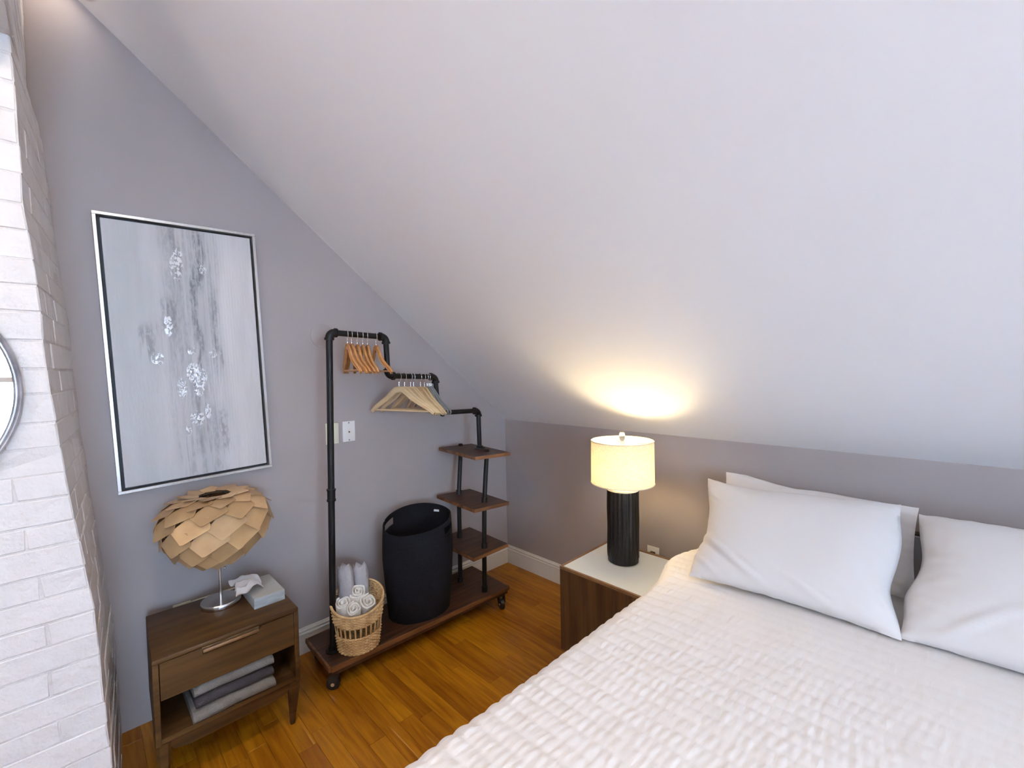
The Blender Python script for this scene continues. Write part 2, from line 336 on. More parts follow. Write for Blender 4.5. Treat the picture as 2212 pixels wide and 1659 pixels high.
def shade_mat():
    m = bpy.data.materials.new('linen_shade'); m.use_nodes = True; nt = m.node_tree; N = nt.nodes; L = nt.links
    out = N['Material Output']; N.remove(N['Principled BSDF'])
    tc = N.new('ShaderNodeTexCoord'); mp = N.new('ShaderNodeMapping'); mp.inputs['Scale'].default_value = (1, 1, 3.0); L.new(tc.outputs['Object'], mp.inputs[0])
    nz = N.new('ShaderNodeTexNoise'); nz.inputs['Scale'].default_value = 120; nz.inputs['Detail'].default_value = 3; nz.inputs['Distortion'].default_value = 1.0; L.new(mp.outputs[0], nz.inputs[0])
    rp = N.new('ShaderNodeValToRGB'); rp.color_ramp.elements[0].position = 0.3; rp.color_ramp.elements[1].position = 0.7
    rp.color_ramp.elements[0].color = (0.58, 0.53, 0.42, 1); rp.color_ramp.elements[1].color = (0.88, 0.84, 0.74, 1); L.new(nz.outputs[0], rp.inputs[0])
    df = N.new('ShaderNodeBsdfDiffuse'); tr = N.new('ShaderNodeBsdfTranslucent'); L.new(rp.outputs[0], df.inputs[0]); L.new(rp.outputs[0], tr.inputs[0])
    mx = N.new('ShaderNodeMixShader'); mx.inputs[0].default_value = 0.46; L.new(df.outputs[0], mx.inputs[1]); L.new(tr.outputs[0], mx.inputs[2])
    L.new(mx.outputs[0], out.inputs[0]); return m
M_shade = shade_mat()

# ------------------------------------------------------------------ room shell
T = 0.12
def gable(x0, x1, hole=None):
    bm = B(); YF = 2*YR
    poly = [(0, -0.02), (0, HK), (YR, ceil_z(YR)), (YF, HK), (YF, -0.02)]
    if not hole: prism(bm, poly, x0, x1, 'x'); return bm
    a, b_, c, e = hole
    for pl in ([(0, -0.02), (0, HK), (b_, ceil_z(b_)), (b_, -0.02)],
               [(a, -0.02), (a, ceil_z(a)), (YF, HK), (YF, -0.02)],
               [(b_, -0.02), (b_, c), (a, c), (a, -0.02)],
               [(b_, e), (b_, ceil_z(b_)), (YR, ceil_z(YR)), (a, ceil_z(a)), (a, e)]):
        prism(bm, pl, x0, x1, 'x')
    return bm
struct('wall_left', gable(-T, 0), M_wall)
struct('wall_right', gable(XR, XR+T, WIN[0]), M_ceil)
bm = B(); box(bm, -T, XR+T, 0, T, -0.02, HK+0.1); struct('wall_back', bm, M_wall)
bm = B(); box(bm, -T, XR+T, 2*YR-T, 2*YR, -0.02, HK+0.1); struct('wall_front', bm, M_ceil)
bm = B()
yy = 0.10
prism(bm, [(yy, HK-SL*yy), (YR, ceil_z(YR)), (2*YR-yy, HK-SL*yy), (2*YR-yy, HK-SL*yy+0.14), (YR, ceil_z(YR)+0.14), (yy, HK-SL*yy+0.14)], -T, XR+T, 'x')
struct('ceiling', bm, M_ceil)

# floor: slab with individual oak strips
bm = B(); box(bm, -T, XR+T, 2*YR-T, T, -0.10, -0.012)
floor = struct('floor', bm, M_dark)
random.seed(4)
PW = 0.0695; rows = int(-2*YR/PW)+1
rest = B(); near = []
for i in range(rows):
    y1 = -i*PW; y0 = max(y1-PW, 2*YR)
    x = -random.uniform(0.0, 0.9)
    while x < XR:
        ln = random.choice((0.35, 0.6, 0.8, 1.0, 1.3)); xa, xb = max(x, 0), min(x+ln, XR); x += ln
        if xb-xa < 0.02: continue
        if xa < 1.75 and y1 > -2.35: near.append((xa, xb, y0, y1))
        else: box(rest, xa+0.0004, xb-0.0004, y0+0.0004, y1-0.0004, -0.013, 0.0)
for (xa, xb, y0, y1) in near:
    bm = B(); box(bm, xa+0.0004, xb-0.0004, y0+0.0004, y1-0.0004, -0.013, 0.0, bev=0.0006)
    obj('floorboard', bm, M_floor, floor, smooth=False)
o = obj('floorboards', rest, M_floor, floor, smooth=False); o['kind'] = 'stuff'

# baseboards with stepped cap
BB = [(0.0, 0.0), (0.014, 0.0), (0.014, 0.098), (0.0175, 0.101), (0.0175, 0.107), (0.0125, 0.111), (0.0155, 0.119), (0.0155, 0.123), (0.010, 0.127), (0.009, 0.133), (0.0, 0.133)]
def baseboard(name, side):
    bm = B()
    if side == 'left':
        poly = BB; lo = [bm.verts.new((a, -2.06, z)) for a, z in poly]; hi = [bm.verts.new((a, -a, z)) for a, z in poly]
    elif side == 'back':
        poly = BB; lo = [bm.verts.new((a, -a, z)) for a, z in poly]; hi = [bm.verts.new((XR-a, -a, z)) for a, z in poly]
    elif side == 'right':
        poly = BB; lo = [bm.verts.new((XR-a, -a, z)) for a, z in poly]; hi = [bm.verts.new((XR-a, 2*YR+a, z)) for a, z in poly]
    n = len(poly)
    for i in range(n): bm.faces.new((lo[i], lo[(i+1) % n], hi[(i+1) % n], hi[i]))
    bm.faces.new(lo[::-1]); bm.faces.new(hi)
    struct(name, bm, M_trim)
baseboard('baseboard_left', 'left'); baseboard('baseboard_back', 'back'); baseboard('baseboard_right', 'right')

# window in the right gable
a, b_, c, e = WIN[0]
bm = B(); fw = 0.05
for (y0, y1, z0, z1) in ((a, b_, c, c+fw), (a, b_, e-fw, e), (a, a+fw, c+fw, e-fw), (b_-fw, b_, c+fw, e-fw), (a+fw, b_-fw, (c+e)/2-0.025, (c+e)/2+0.025)):
    box(bm, XR+0.02, XR+0.08, y0, y1, z0, z1, bev=0.003)
wn = struct('window_1', bm, M_trim)
for (z0, z1) in ((c+fw, (c+e)/2-0.025), ((c+e)/2+0.025, e-fw)):
    bm = B(); box(bm, XR+0.048, XR+0.051, a+fw, b_-fw, z0, z1); obj('pane', bm, M_pane, wn, smooth=False)
bm = B()
for k in range(1, 3):
    yk = a+fw+(b_-a-2*fw)*k/3
    box(bm, XR+0.042, XR+0.058, yk-0.008, yk+0.008, c+fw, e-fw)
obj('muntin', bm, M_trim, wn, smooth=False)
bm = B(); box(bm, XR-0.03, XR+0.02, a-0.06, b_+0.06, c-0.03, c, bev=0.004); obj('window_sill', bm, M_trim, wn)

# ------------------------------------------------------------------ chimney of painted bricks
def interp(x, xs, ys): return float(np.interp(x, xs, ys))
NZ = [0.0, 0.26, 0.47, 0.76, 0.99, 1.28, 1.55, 1.65, 1.95, 2.22, 2.40, 3.4]; NYv = [-2.25, -2.257, -2.266, -2.277, -2.303, -2.333, -2.353, -2.354, -2.377, -2.379, -2.386, -2.40]
FZ = [0.0, 0.12, 0.51, 0.874, 1.306, 1.576, 2.165, 2.754, 3.4]; FYv = [-2.21, -2.213, -2.221, -2.257, -2.288, -2.299, -2.338, -2.375, -2.40]
def yn(z): return interp(z, NZ, NYv)
def yf(z): return interp(z, FZ, FYv)
XC = 0.58; YB = -3.12
joints = [0.0, 0.0365, 0.110, 0.185, 0.259, 0.331, 0.408, 0.473, 0.550, 0.626, 0.697, 0.765, 0.837, 0.904, 0.984, 1.046, 1.122, 1.190, 1.265, 1.338, 1.418, 1.489, 1.568, 1.648, 1.723, 1.794, 1.871, 1.944, 2.025, 2.103, 2.192, 2.266, 2.345, 2.40]
def side_y(x, z):            # y of the side face at depth x
    t = min(max(x/XC, 0), 1.6); return yf(z)*(1-t) + yn(z)*t
rng = random.Random(11)
chim = thing('brick_chimney', 'white-painted brick chimney with rough mortar joints against the grey gable wall', 'chimney', (0.3, -2.7, 0))
# mortar core follows the bricks a few millimetres in
bm = B(); zs = np.linspace(0, 2.39, 60); rings = []
for z in zs:
    g = 0.0016
    rings.append([bm.verts.new(p) for p in ((0.0, yf(z)-g, z), (XC*0.5, side_y(XC*0.5, z)-g, z), (XC-g, yn(z)-g, z), (XC-g, YB+g, z), (0.0, YB+g, z))])
for i in range(len(rings)-1):
    for k in range(5): bm.faces.new((rings[i][k], rings[i][(k+1) % 5], rings[i+1][(k+1) % 5], rings[i+1][k]))
bm.faces.new(rings[0][::-1]); bm.faces.new(rings[-1])
obj('mortar_core', bm, M_mortar, chim, smooth=False)
bm = B(); XK = 0.74
prism(bm, [(-2.384, 2.392), (YB-0.02, 2.392), (YB-0.02, ceil_z(YB-0.02)-0.002), (YR, ceil_z(YR)-0.002), (-2.384, ceil_z(-2.384)-0.002)], 0.0, XK, 'x')
obj('corbel_core', bm, M_mortar, chim, smooth=False)
def brick(P, name='brick', mat_=None):
    """P(i,j,k) corners on a unit cube -> world; rough bevelled block"""
    bm = B(); vs = [bm.verts.new(P(i, j, k)) for i in (0, 1) for j in (0, 1) for k in (0, 1)]
    fs = [(0, 1, 3, 2), (4, 6, 7, 5), (0, 4, 5, 1), (2, 3, 7, 6), (0, 2, 6, 4), (1, 5, 7, 3)]
    fc = [bm.faces.new([vs[i] for i in f]) for f in fs]
    bmesh.ops.bevel(bm, geom=list(set(e for f in fc for e in f.edges)), offset=rng.uniform(0.002, 0.0048), segments=1, affect='EDGES')
    for v in bm.verts:
        n = mnoise.noise_vector(v.co*19.0)*0.0026; v.co += n
    obj(name, bm, M_brick, chim, smooth=True, angle=28)
for i in range(len(joints)-1):
    z0, z1 = joints[i], joints[i+1]; zm = (z0+z1)/2; g = 0.0010
    L1, L2 = (0.205, 0.105) if i % 2 else (0.105, 0.205)       # face width of corner brick along y; depth along x
    jit = rng.uniform(-0.012, 0.012)
    def corner(z, x, w): return side_y(x, z)+0.0
    # corner brick
    w0 = L1+jit; off = rng.uniform(-0.002, 0.0012); offx = rng.uniform(-0.0008, 0.0012)
    def P(ii, jj, kk, z0=z0, z1=z1, w0=w0, off=off, offx=offx, L2=L2):
        z = z0+g if kk == 0 else z1-g; x = XC+offx if ii else XC-L2+g
        y = side_y(x, z)+off if jj else yn(z)-w0+g
        return (x, y, z)
    brick(P)
    # along the broad face
    y = yn(zm)-w0; first = True
    while y > YB+0.02:
        ln = 0.215+rng.uniform(-0.008, 0.008); ya = max(y-ln, YB); o_ = rng.uniform(-0.0008, 0.0012)
        def P(ii, jj, kk, z0=z0, z1=z1, y=y, ya=ya, o_=o_):
            return (XC+o_ if ii else XC-0.06, y-g if jj else ya+g, z1-g if kk else z0+g)
        brick(P); y = ya
    # along the narrow side to the wall
    x = XC-L2
    while x > 0.02:
        ln = 0.19+rng.uniform(-0.01, 0.01); xa = max(x-ln, 0.0); o_ = rng.uniform(-0.0018, 0.0018)
        if xa < 0.05: xa = 0.0
        def P(ii, jj, kk, z0=z0, z1=z1, x=x, xa=xa, o_=o_):
            z = z1-g if kk else z0+g; xx = x-g if ii else xa+0.001
            return (xx, side_y(xx, z)+o_ if jj else side_y(xx, z)-0.05, z)
        brick(P); x = xa
# corbel courses that oversail the shaft, clipped under the slope
z = 2.40
while z < 2.78:
    for (xa, xb) in ((0.001, 0.19), (0.19, 0.37), (0.37, 0.56), (0.56, XK+0.006)):
        def P(ii, jj, kk, xa=xa, xb=xb, z=z):
            return (xb-0.002 if ii else xa+0.002, -2.378 if jj else -2.45, z+0.071 if kk else z+0.002)
        brick(P)
    z += 0.075

# mirror on the chimney
mir = thing('round_mirror', 'round mirror with dull silver rim on the white brick chimney', 'mirror', (XC+0.006, -2.726, 1.435))
bm = B(); c0 = Vector((XC+0.006, -2.726, 1.435)); n = 96
def ringx(r, x): return [bm.verts.new((c0.x+x, c0.y+r*math.cos(2*PI*k/n), c0.z+r*math.sin(2*PI*k/n))) for k in range(n)]
prof = [(0.326, 0.0), (0.330, 0.006), (0.330, 0.014), (0.327, 0.018), (0.323, 0.017), (0.320, 0.013), (0.317, 0.014), (0.314, 0.013), (0.312, 0.010), (0.311, 0.006), (0.311, 0.0)]
rs = [ringx(r, x) for r, x in prof]
for i in range(len(rs)): 
    A_, B_ = rs[i], rs[(i+1) % len(rs)]
    for k in range(n): bm.faces.new((A_[k], A_[(k+1) % n], B_[(k+1) % n], B_[k]))
obj('mirror_rim', bm, M_oldsilver, mir)
bm = B(); A_ = ringx(0.312, 0.009); B_ = ringx(0.312, 0.003); bm.faces.new(A_); bm.faces.new(B_[::-1])
for k in range(n): bm.faces.new((A_[k], B_[k], B_[(k+1) % n], A_[(k+1) % n]))
obj('mirror_glass', bm, M_mirror, mir, smooth=False)

# ------------------------------------------------------------------ painting
pt = thing('framed_painting', 'tall abstract grey and white painting in a thin silver frame', 'painting', (0.0, -1.924, 1.558))
PWd, PHt = 0.566, 1.121
bm = B(); fw = 0.012
for (y0, y1, z0, z1) in ((-PWd/2, PWd/2, PHt/2-fw, PHt/2), (-PWd/2, PWd/2, -PHt/2, -PHt/2+fw), (-PWd/2, -PWd/2+fw, -PHt/2+fw, PHt/2-fw), (PWd/2-fw, PWd/2, -PHt/2+fw, PHt/2-fw)):
    box(bm, 0.002, 0.036, y0, y1, z0, z1, bev=0.0012)
o1 = obj('frame', bm, M_silver, None)
bm = B(); g = fw+0.001; box(bm, 0.003, 0.010, -PWd/2+g, PWd/2-g, -PHt/2+g, PHt/2-g); o2 = obj('shadow_gap', bm, M_blackgap, None, smooth=False)
bm = B(); g = fw+0.011; box(bm, 0.010, 0.032, -PWd/2+g, PWd/2-g, -PHt/2+g, PHt/2-g, bev=0.001); o3 = obj('canvas', bm, M_canvas, None)
for o in (o1, o2, o3): o.parent = pt
pt.rotation_euler = (0.034, 0, 0)

# ------------------------------------------------------------------ wall plates
def plate(name, label, cat, cx, cy, cz, axis, m, w_=0.071, h_=0.114):
    t = thing(name, label, cat, (cx, cy, cz)); bm = B()
    if axis == 'x': box(bm, cx, cx+0.006, cy-w_/2, cy+w_/2, cz-h_/2, cz+h_/2, bev=0.002, seg=2)
    else: box(bm, cx-w_/2, cx+w_/2, cy-0.006, cy, cz-h_/2, cz+h_/2, bev=0.002, seg=2)
    obj('cover_plate', bm, m, t); return t
t = plate('phone_jack_plate', 'white wall plate with a small phone jack beside the rack pole', 'wall plate', 0, -1.216, 1.133, 'x', M_plate)
for dz in (0.048, -0.048):
    bm = B(); tube(bm, [(0.005, -1.216, 1.133+dz), (0.0075, -1.216, 1.133+dz)], 0.0045, 12); obj('screw', bm, M_screw, t)
bm = B(); box(bm, 0.006, 0.0095, -1.224, -1.208, 1.124, 1.143, bev=0.0008); obj('jack', bm, M_plate, t)
bm = B(); box(bm, 0.0094, 0.0100, -1.220, -1.212, 1.126, 1.134); obj('jack_opening', bm, M_dark, t)
t = plate('blank_wall_plate', 'cream blank wall plate half hidden behind the black rack pole', 'wall plate', 0, -1.309, 1.131, 'x', M_cream)
for dz in (0.03, -0.03):
    bm = B(); tube(bm, [(0.005, -1.309, 1.131+dz), (0.0068, -1.309, 1.131+dz)], 0.003, 10); obj('screw', bm, M_cream, t)
t = plate('wall_outlet', 'white wall outlet with a black plug above the nightstand edge', 'outlet', 1.195, 0, 0.387, 'y', M_plate)
bm = B(); box(bm, 1.178, 1.212, -0.0085, -0.005, 0.348, 0.378, bev=0.001); box(bm, 1.178, 1.212, -0.0085, -0.005, 0.396, 0.426, bev=0.001); obj('receptacle', bm, M_plate, t)
bm = B()
for zz in (0.41, 0.362):
    for dx in (-0.0065, 0.0065): box(bm, 1.195+dx-0.0012, 1.195+dx+0.0012, -0.0092, -0.0084, zz-0.004, zz+0.005)
obj('slot', bm, M_dark, t)
bm = B(); box(bm, 1.186, 1.212, -0.034, -0.0085, 0.398, 0.420, bev=0.004, seg=2); tube(bm, [(1.199, -0.034, 0.409), (1.20, -0.055, 0.40), (1.205, -0.06, 0.35), (1.21, -0.06, 0.2)], 0.003, 8)
obj('power_plug', bm, M_dark, t)
# round plate painted over
bm = B(); lathe(bm, [(0.064, 0.0), (0.064, 0.0035), (0.062, 0.005), (0.0, 0.005)], n=48)
bmesh.ops.rotate(bm, verts=bm.verts, cent=(0, 0, 0), matrix=Matrix.Rotation(PI/2, 3, 'Y')); bmesh.ops.translate(bm, verts=bm.verts, vec=(0.0, -1.343, 1.660))
tag(obj('round_cover_plate', bm, M_wall, loc=(0, -1.343, 1.66)), 'round blank plate painted over in wall grey behind the rack top', 'wall plate')
# cable cover
t = thing('cable_cover', 'thin cream cable cover on the wall just above the console back', 'cable cover', (0, -1.86, 0.455))
bm = B(); box(bm, 0.0, 0.012, -2.028, -1.963, 0.4505, 0.4625, bev=0.002); obj('channel', bm, M_cream, t)
bm = B(); box(bm, 0.0, 0.011, -1.961, -1.70, 0.4475, 0.4585, bev=0.002); obj('channel', bm, M_cream, t)

# ------------------------------------------------------------------ pipe clothes rack
rack = thing('clothes_rack', 'industrial black pipe clothes rack with stepped bars and dark wood shelves', 'clothes rack', (0.28, -0.97, 0))
bm = B(); slab(bm, [(0.083, -0.429, 0.130), (0.107, -1.511, 0.130), (0.424, -1.521, 0.130), (0.471, -0.449, 0.130)], 0.020, 0.002)
obj('base_shelf', bm, M_rackwood, rack)
bm = B()
slab(bm, [(0.4645, -0.449, 0.1305), (0.4175, -1.521, 0.1305), (0.4285, -1.5212, 0.1305), (0.4755, -0.449, 0.1305)], 0.022, 0.002)
slab(bm, [(0.105, -1.511, 0.1300), (0.107, -1.5215, 0.130), (0.419, -1.5305, 0.130), (0.419, -1.519, 0.130)], 0.022, 0.0015)
slab(bm, [(0.083, -0.429, 0.130), (0.085, -0.419, 0.130), (0.470, -0.439, 0.130), (0.468, -0.449, 0.130)], 0.022, 0.0015)
obj('base_edge_trim', bm, M_rackedge, rack)
bm = B(); slab(bm, [(0.088, -0.434, 0.1085), (0.112, -1.514, 0.1085), (0.420, -1.524, 0.1085), (0.466, -0.453, 0.1085)], 0.020, 0.002); obj('base_shade_slab', bm, M_rackwood, rack)  # dark slab stands in for the shaded lower half of the base edge
shelf_c = [([(0.083, -0.707, 0.396), (0.48, -0.727, 0.396), (0.470, -0.445, 0.396), (0.073, -0.425, 0.396)]),
           ([(0.066, -0.678, 0.667), (0.468, -0.704, 0.667), (0.505, -0.466, 0.667), (0.103, -0.440, 0.667)]),
           ([(0.046, -0.640, 0.967), (0.466, -0.688, 0.967), (0.519, -0.461, 0.967), (0.098, -0.410, 0.967)])]
for cs in shelf_c:
    bm = B(); slab(bm, cs, 0.020, 0.0015); sh = obj('shelf', bm, M_rackwood, rack)
    a_, b2, c_, e_ = [Vector(v) for v in cs]
    bm = B(); nrm = ((b2-a_).normalized())*0.0012
    slab(bm, [b2+nrm*0.2, b2+nrm, c_+nrm, c_+nrm*0.2], 0.0195, 0.0)
    nr2 = (b2-c_).normalized()*0.0012
    slab(bm, [a_+nr2*0.2, a_+nr2, b2+nr2, b2+nr2*0.2], 0.0195, 0.0)
    obj('worn_edge', bm, M_rackedge, sh)
J = [(0.302, -1.461, 0.130), (0.300, -1.4307, 1.6536), (0.300, -1.1374, 1.6427), (0.298, -1.1293, 1.4402), (0.292, -0.8283, 1.4275), (0.288, -0.8091, 1.2184), (0.280, -0.5012, 1.2067), (0.276, -0.4928, 0.967)]
J = [Vector(j) for j in J]; RP = 0.0152
names = ['pole', 'rail', 'drop_pipe', 'rail', 'drop_pipe', 'rail', 'drop_pipe']
for i in range(7):
    a_, b2 = J[i].copy(), J[i+1].copy(); dd = (b2-a_).normalized()
    if i > 0: a_ += dd*0.028
    if i < 6: b2 -= dd*0.028
    bm = B(); tube(bm, [a_, b2], RP if i == 0 else 0.0142, 20); obj(names[i], bm, M_pipe, rack)
for i in range(1, 7):
    p0, p1, p2 = J[i-1], J[i], J[i+1]; d1 = (p1-p0).normalized(); d2 = (p2-p1).normalized(); R = 0.026
    pts = []; s0 = p1-d1*R; cc = s0+d2*R
    for k in range(9):
        an = k/8*PI/2; pts.append(cc - d2*R*math.cos(an) + d1*R*math.sin(an))
    bm = B(); tube(bm, pts, 0.0186, 18)
    tube(bm, [s0-d1*0.010, s0+d1*0.001], 0.0222, 18); e1 = pts[-1]; tube(bm, [e1-d2*0.001, e1+d2*0.010], 0.0222, 18)
    obj('elbow', bm, M_pipe, rack)
dd = (J[1]-J[0]).normalized(); cp = J[0]+dd*((0.880-0.13)/dd.z)
bm = B(); tube(bm, [cp-dd*0.026, cp+dd*0.026], 0.0185, 20); tube(bm, [cp-dd*0.029, cp-dd*0.021], 0.021, 20); tube(bm, [cp+dd*0.021, cp+dd*0.029], 0.021, 20)
obj('coupler', bm, M_pipe, rack)
def flange(x, y, z, nm='flange', up=0.02):
    bm = B(); lathe(bm, [(0.0, 0.0), (0.034, 0.0), (0.034, 0.005), (0.024, 0.006), (0.021, 0.008), (0.021, up), (0.0, up)], (x, y, z), 28); obj(nm, bm, M_pipe, rack)
flange(0.302, -1.461, 0.130, up=0.026); flange(0.276, -0.4928, 0.967, up=0.018)
FP = [(0.407, -0.588, 0.13), (0.410, -0.587, 0.396), (0.402, -0.572, 0.667), (0.388, -0.533, 0.967)]
BP = [(0.211, -0.621, 0.13), (0.165, -0.578, 0.396), (0.155, -0.573, 0.667), (0.098, -0.504, 0.967)]
BP = [(0.205, -0.615, 0.13), (0.172, -0.586, 0.396), (0.158, -0.575, 0.667), (0.108, -0.512, 0.967)]
for PP in (FP, BP):
    for k in range(3):
        a_, b2 = Vector(PP[k]), Vector(PP[k+1]); b2.z -= 0.020
        bm = B(); tube(bm, [a_, b2], 0.0138, 18)
        dd = (b2-a_).normalized()
        tube(bm, [a_, a_+dd*0.024], 0.0178, 18); tube(bm, [a_+dd*0.024, a_+dd*0.029], 0.0195, 18)
        tube(bm, [b2-dd*0.018, b2-dd*0.001], 0.0172, 18)
        obj('shelf_post', bm, M_pipe, rack)
    bm = B(); p = Vector(PP[3]); tube(bm, [p, p+Vector((0, 0, 0.010)), p+Vector((0, 0, 0.014))], [0.0150, 0.0150, 0.011], 12); obj('pipe_cap', bm, M_pipe, rack)
def caster(x, y, ang):
    t = obj('caster', (lambda bm: (box(bm, x-0.02, x+0.02, y-0.02, y+0.02, 0.106, 0.111), tube(bm, [(x, y, 0.108), (x, y, 0.082)], 0.012, 14), bm)[-1])(B()), M_caster, rack)
    dx, dy = math.cos(ang), math.sin(ang); cx_, cy_ = x+dx*0.016, y+dy*0.016
    bm = B()
    for s in (-1, 1):
        px, py = cx_-dy*s*0.016, cy_+dx*s*0.016; nx_, ny_ = -dy*s, dx*s
        vs = []
        pts = [Vector((px+dx*a1, py+dy*a1, z1)) for a1, z1 in ((-0.030, 0.088), (0.020, 0.088), (0.026, 0.05), (0.010, 0.028), (-0.006, 0.030))]
        lo = [bm.verts.new(q) for q in pts]; hi = [bm.verts.new(q+Vector((nx_, ny_, 0))*0.0025) for q in pts]
        bm.faces.new(lo); bm.faces.new(hi[::-1])
        for k in range(5): bm.faces.new((lo[k], hi[k], hi[(k+1) % 5], lo[(k+1) % 5]))
    box(bm, cx_-0.018, cx_+0.018, cy_-0.018, cy_+0.018, 0.083, 0.090)
    obj('caster_fork', bm, M_caster, t)
    bm = B(); ax = Vector((-dy, dx, 0)); cw = Vector((cx_+dx*0.006, cy_+dy*0.006, 0.0305))
    tube(bm, [cw-ax*0.012, cw-ax*0.010, cw+ax*0.010, cw+ax*0.012], [0.027, 0.0305, 0.0305, 0.027], 28); obj('wheel', bm, M_caster, t)
    bm = B(); tube(bm, [cw-ax*0.0195, cw+ax*0.0195], 0.0085, 16); obj('wheel_hub', bm, M_chrome, t)
for (x, y, an) in ((0.392, -1.478, -2.2), (0.430, -0.485, -0.35), (0.135, -1.475, 2.0), (0.125, -0.470, 2.5)): caster(x, y, an)

# ------------------------------------------------------------------ hangers
def make_hanger(kind):
    """built at the origin: the hook rests over a pipe centred at the origin; width along x"""
    if kind == 'flocked': W, drop, neck, m, lab = 0.205, 0.205, -0.058, M_hang3, ''
    elif kind == 'orange': W, drop, neck, m, lab = 0.178, 0.195, -0.044, M_hang1, ''
    else: W, drop, neck, m, lab = 0.215, 0.202, -0.053, M_hang2, ''
    t = thing('clothes_hanger', '', 'hanger', (0, 0, 0))
    pts = []
    if kind == 'flocked':
        half = [(0.0, neck), (0.02, neck-0.004), (0.05, neck-0.025), (0.11, neck-0.075), (0.17, neck-0.105), (0.198, neck-0.118), (0.206, neck-0.130), (0.198, neck-0.140), (0.17, neck-0.141), (0.0, neck-0.141)]
        bm = B(); loop = [(x, 0, z) for x, z in half] + [(-x, 0, z) for x, z in half[-2:0:-1]]
        tube(bm, loop, 0.0052, 8, closed=True); obj('shoulder', bm, m, t)
    else:
        zt = -drop
        if kind == 'orange': half = [(0.0, neck-0.016), (0.018, neck-0.020), (0.038, neck-0.038), (0.060, neck-0.066), (0.095, neck-0.093), (0.130, neck-0.112), (0.160, neck-0.127), (W, zt+0.008)]
        else: half = [(0.0, neck-0.018), (0.025, neck-0.021), (0.050, neck-0.038), (0.085, neck-0.064), (0.13, neck-0.090), (0.17, neck-0.112), (0.198, neck-0.130), (W, zt+0.006)]
        bm = B()
        full = [(-x, z) for x, z in half[:0:-1]] + half
        n = len(full); rings = []
        for i, (x, z) in enumerate(full):
            i0, i1 = max(i-1, 0), min(i+1, n-1); tx, tz = full[i1][0]-full[i0][0], full[i1][1]-full[i0][1]; l = math.hypot(tx, tz); nx, nz = -tz/l, tx/l
            f = abs(x)/W; hh = 0.0165*(1-0.42*f); th = 0.0065; cx = 0.018*f*f      # shoulders curve forward
            ring = []
            for (a1, b1) in ((-1, -1), (-1, 1), (1, 1), (1, -1)):
                for (ea, eb) in (((a1, b1*0.6), (a1*0.6, b1)) if a1*b1 > 0 else ((a1*0.6, b1), (a1, b1*0.6))):
                    ring.append(bm.verts.new((x+nx*hh*eb, cx+th*ea, z+nz*hh*eb)))
            rings.append(ring)
        for i in range(n-1):
            for k in range(8): bm.faces.new((rings[i][k], rings[i][(k+1) % 8], rings[i+1][(k+1) % 8], rings[i+1][k]))
        bm.faces.new(rings[0][::-1]); bm.faces.new(rings[-1])
        obj('shoulder', bm, m, t)
        bm = B(); xb = W*0.90; tube(bm, [(-xb, 0.015, zt+0.016), (xb, 0.015, zt+0.016)], 0.0045, 8); obj('trouser_bar', bm, m, t)
    bm = B(); rh = 0.0172
    hp = arc((0, 0, 0), rh, PI*1.08, 0.0, 12, 'xz')
    hp = [(-x if False else x, y, z) for x, y, z in hp]
    hp += [(rh*0.96, 0, -0.010), (rh*0.55, 0, -0.026), (0.002, 0, -0.038), (0, 0, -0.046), (0, 0, neck)]
    tube(bm, hp, 0.0015, 8); obj('hook', bm, M_wire, t)
    bm = B(); tube(bm, [(0, 0, neck+0.022), (0, 0, neck-0.002)], 0.0032, 10); obj('ferrule', bm, M_wire, t)
    return t
def put_hanger(proto, used, x, y, z, yawd, tilt, label, group):
    o = proto if not used[0] else copy_tree(proto)
    used[0] = True
    o.location = (x, y, z); o.rotation_euler = (math.radians(tilt), 0, math.radians(yawd)); o['label'] = label; o['group'] = group
protoA = make_hanger('orange'); uA = [False]
ordn = ['first', 'second', 'third', 'fourth', 'fifth', 'sixth']
gA = 'orange wooden hangers on the top bar'
# on the top bar
for k, (y, z, yw) in enumerate(((-1.3426, 1.6504, -12.5), (-1.322, 1.6497, -11), (-1.2932, 1.6486, -14.5), (-1.2643, 1.6475, -16), (-1.2397, 1.6466, -18), (-1.1919, 1.6448, -11))):
    lb = {0: 'orange wooden hanger nearest the tall pole on the top bar', 5: 'orange wooden hanger set apart at the right end of the top bar'}.get(k, 'orange wooden hanger, %s from the tall pole on the top bar' % ordn[k])
    put_hanger(protoA, uA, 0.300, y, z, yw, 0, lb, gA)
protoB = make_hanger('maple'); uB = [False]
gB = 'pale wooden hangers on the middle bar'
for k, (y, z, yw, x) in enumerate(((-1.0649, 1.4375, 18, 0.2965), (-1.0314, 1.436, 12, 0.296), (-0.9932, 1.4345, 3.5, 0.295), (-0.9747, 1.4338, 0.5, 0.295), (-0.9293, 1.432, -6, 0.294), (-0.903, 1.4305, -9, 0.2935))):
    lb = {0: 'pale wooden hanger turned widest, at the left of the middle bar', 5: 'pale wooden hanger next to the grey hangers on the middle bar'}.get(k, 'pale wooden hanger, %s from the left on the middle bar' % ordn[k])
    put_hanger(protoB, uB, x, y, z, yw, 0, lb, gB)
protoC = make_hanger('flocked'); uC = [False]
for k, (y, z, yw) in enumerate(((-0.884, 1.4300, -8.5), (-0.871, 1.4295, -6.5), (-0.859, 1.4290, -5))):
    lb = ('slim grey hanger beside the last pale wooden hanger', 'slim grey hanger in the middle of the three grey ones', 'slim grey hanger nearest the bend of the middle bar')[k]
    put_hanger(protoC, uC, 0.2925, y, z, yw, 0, lb, 'grey slim hangers on the middle bar')

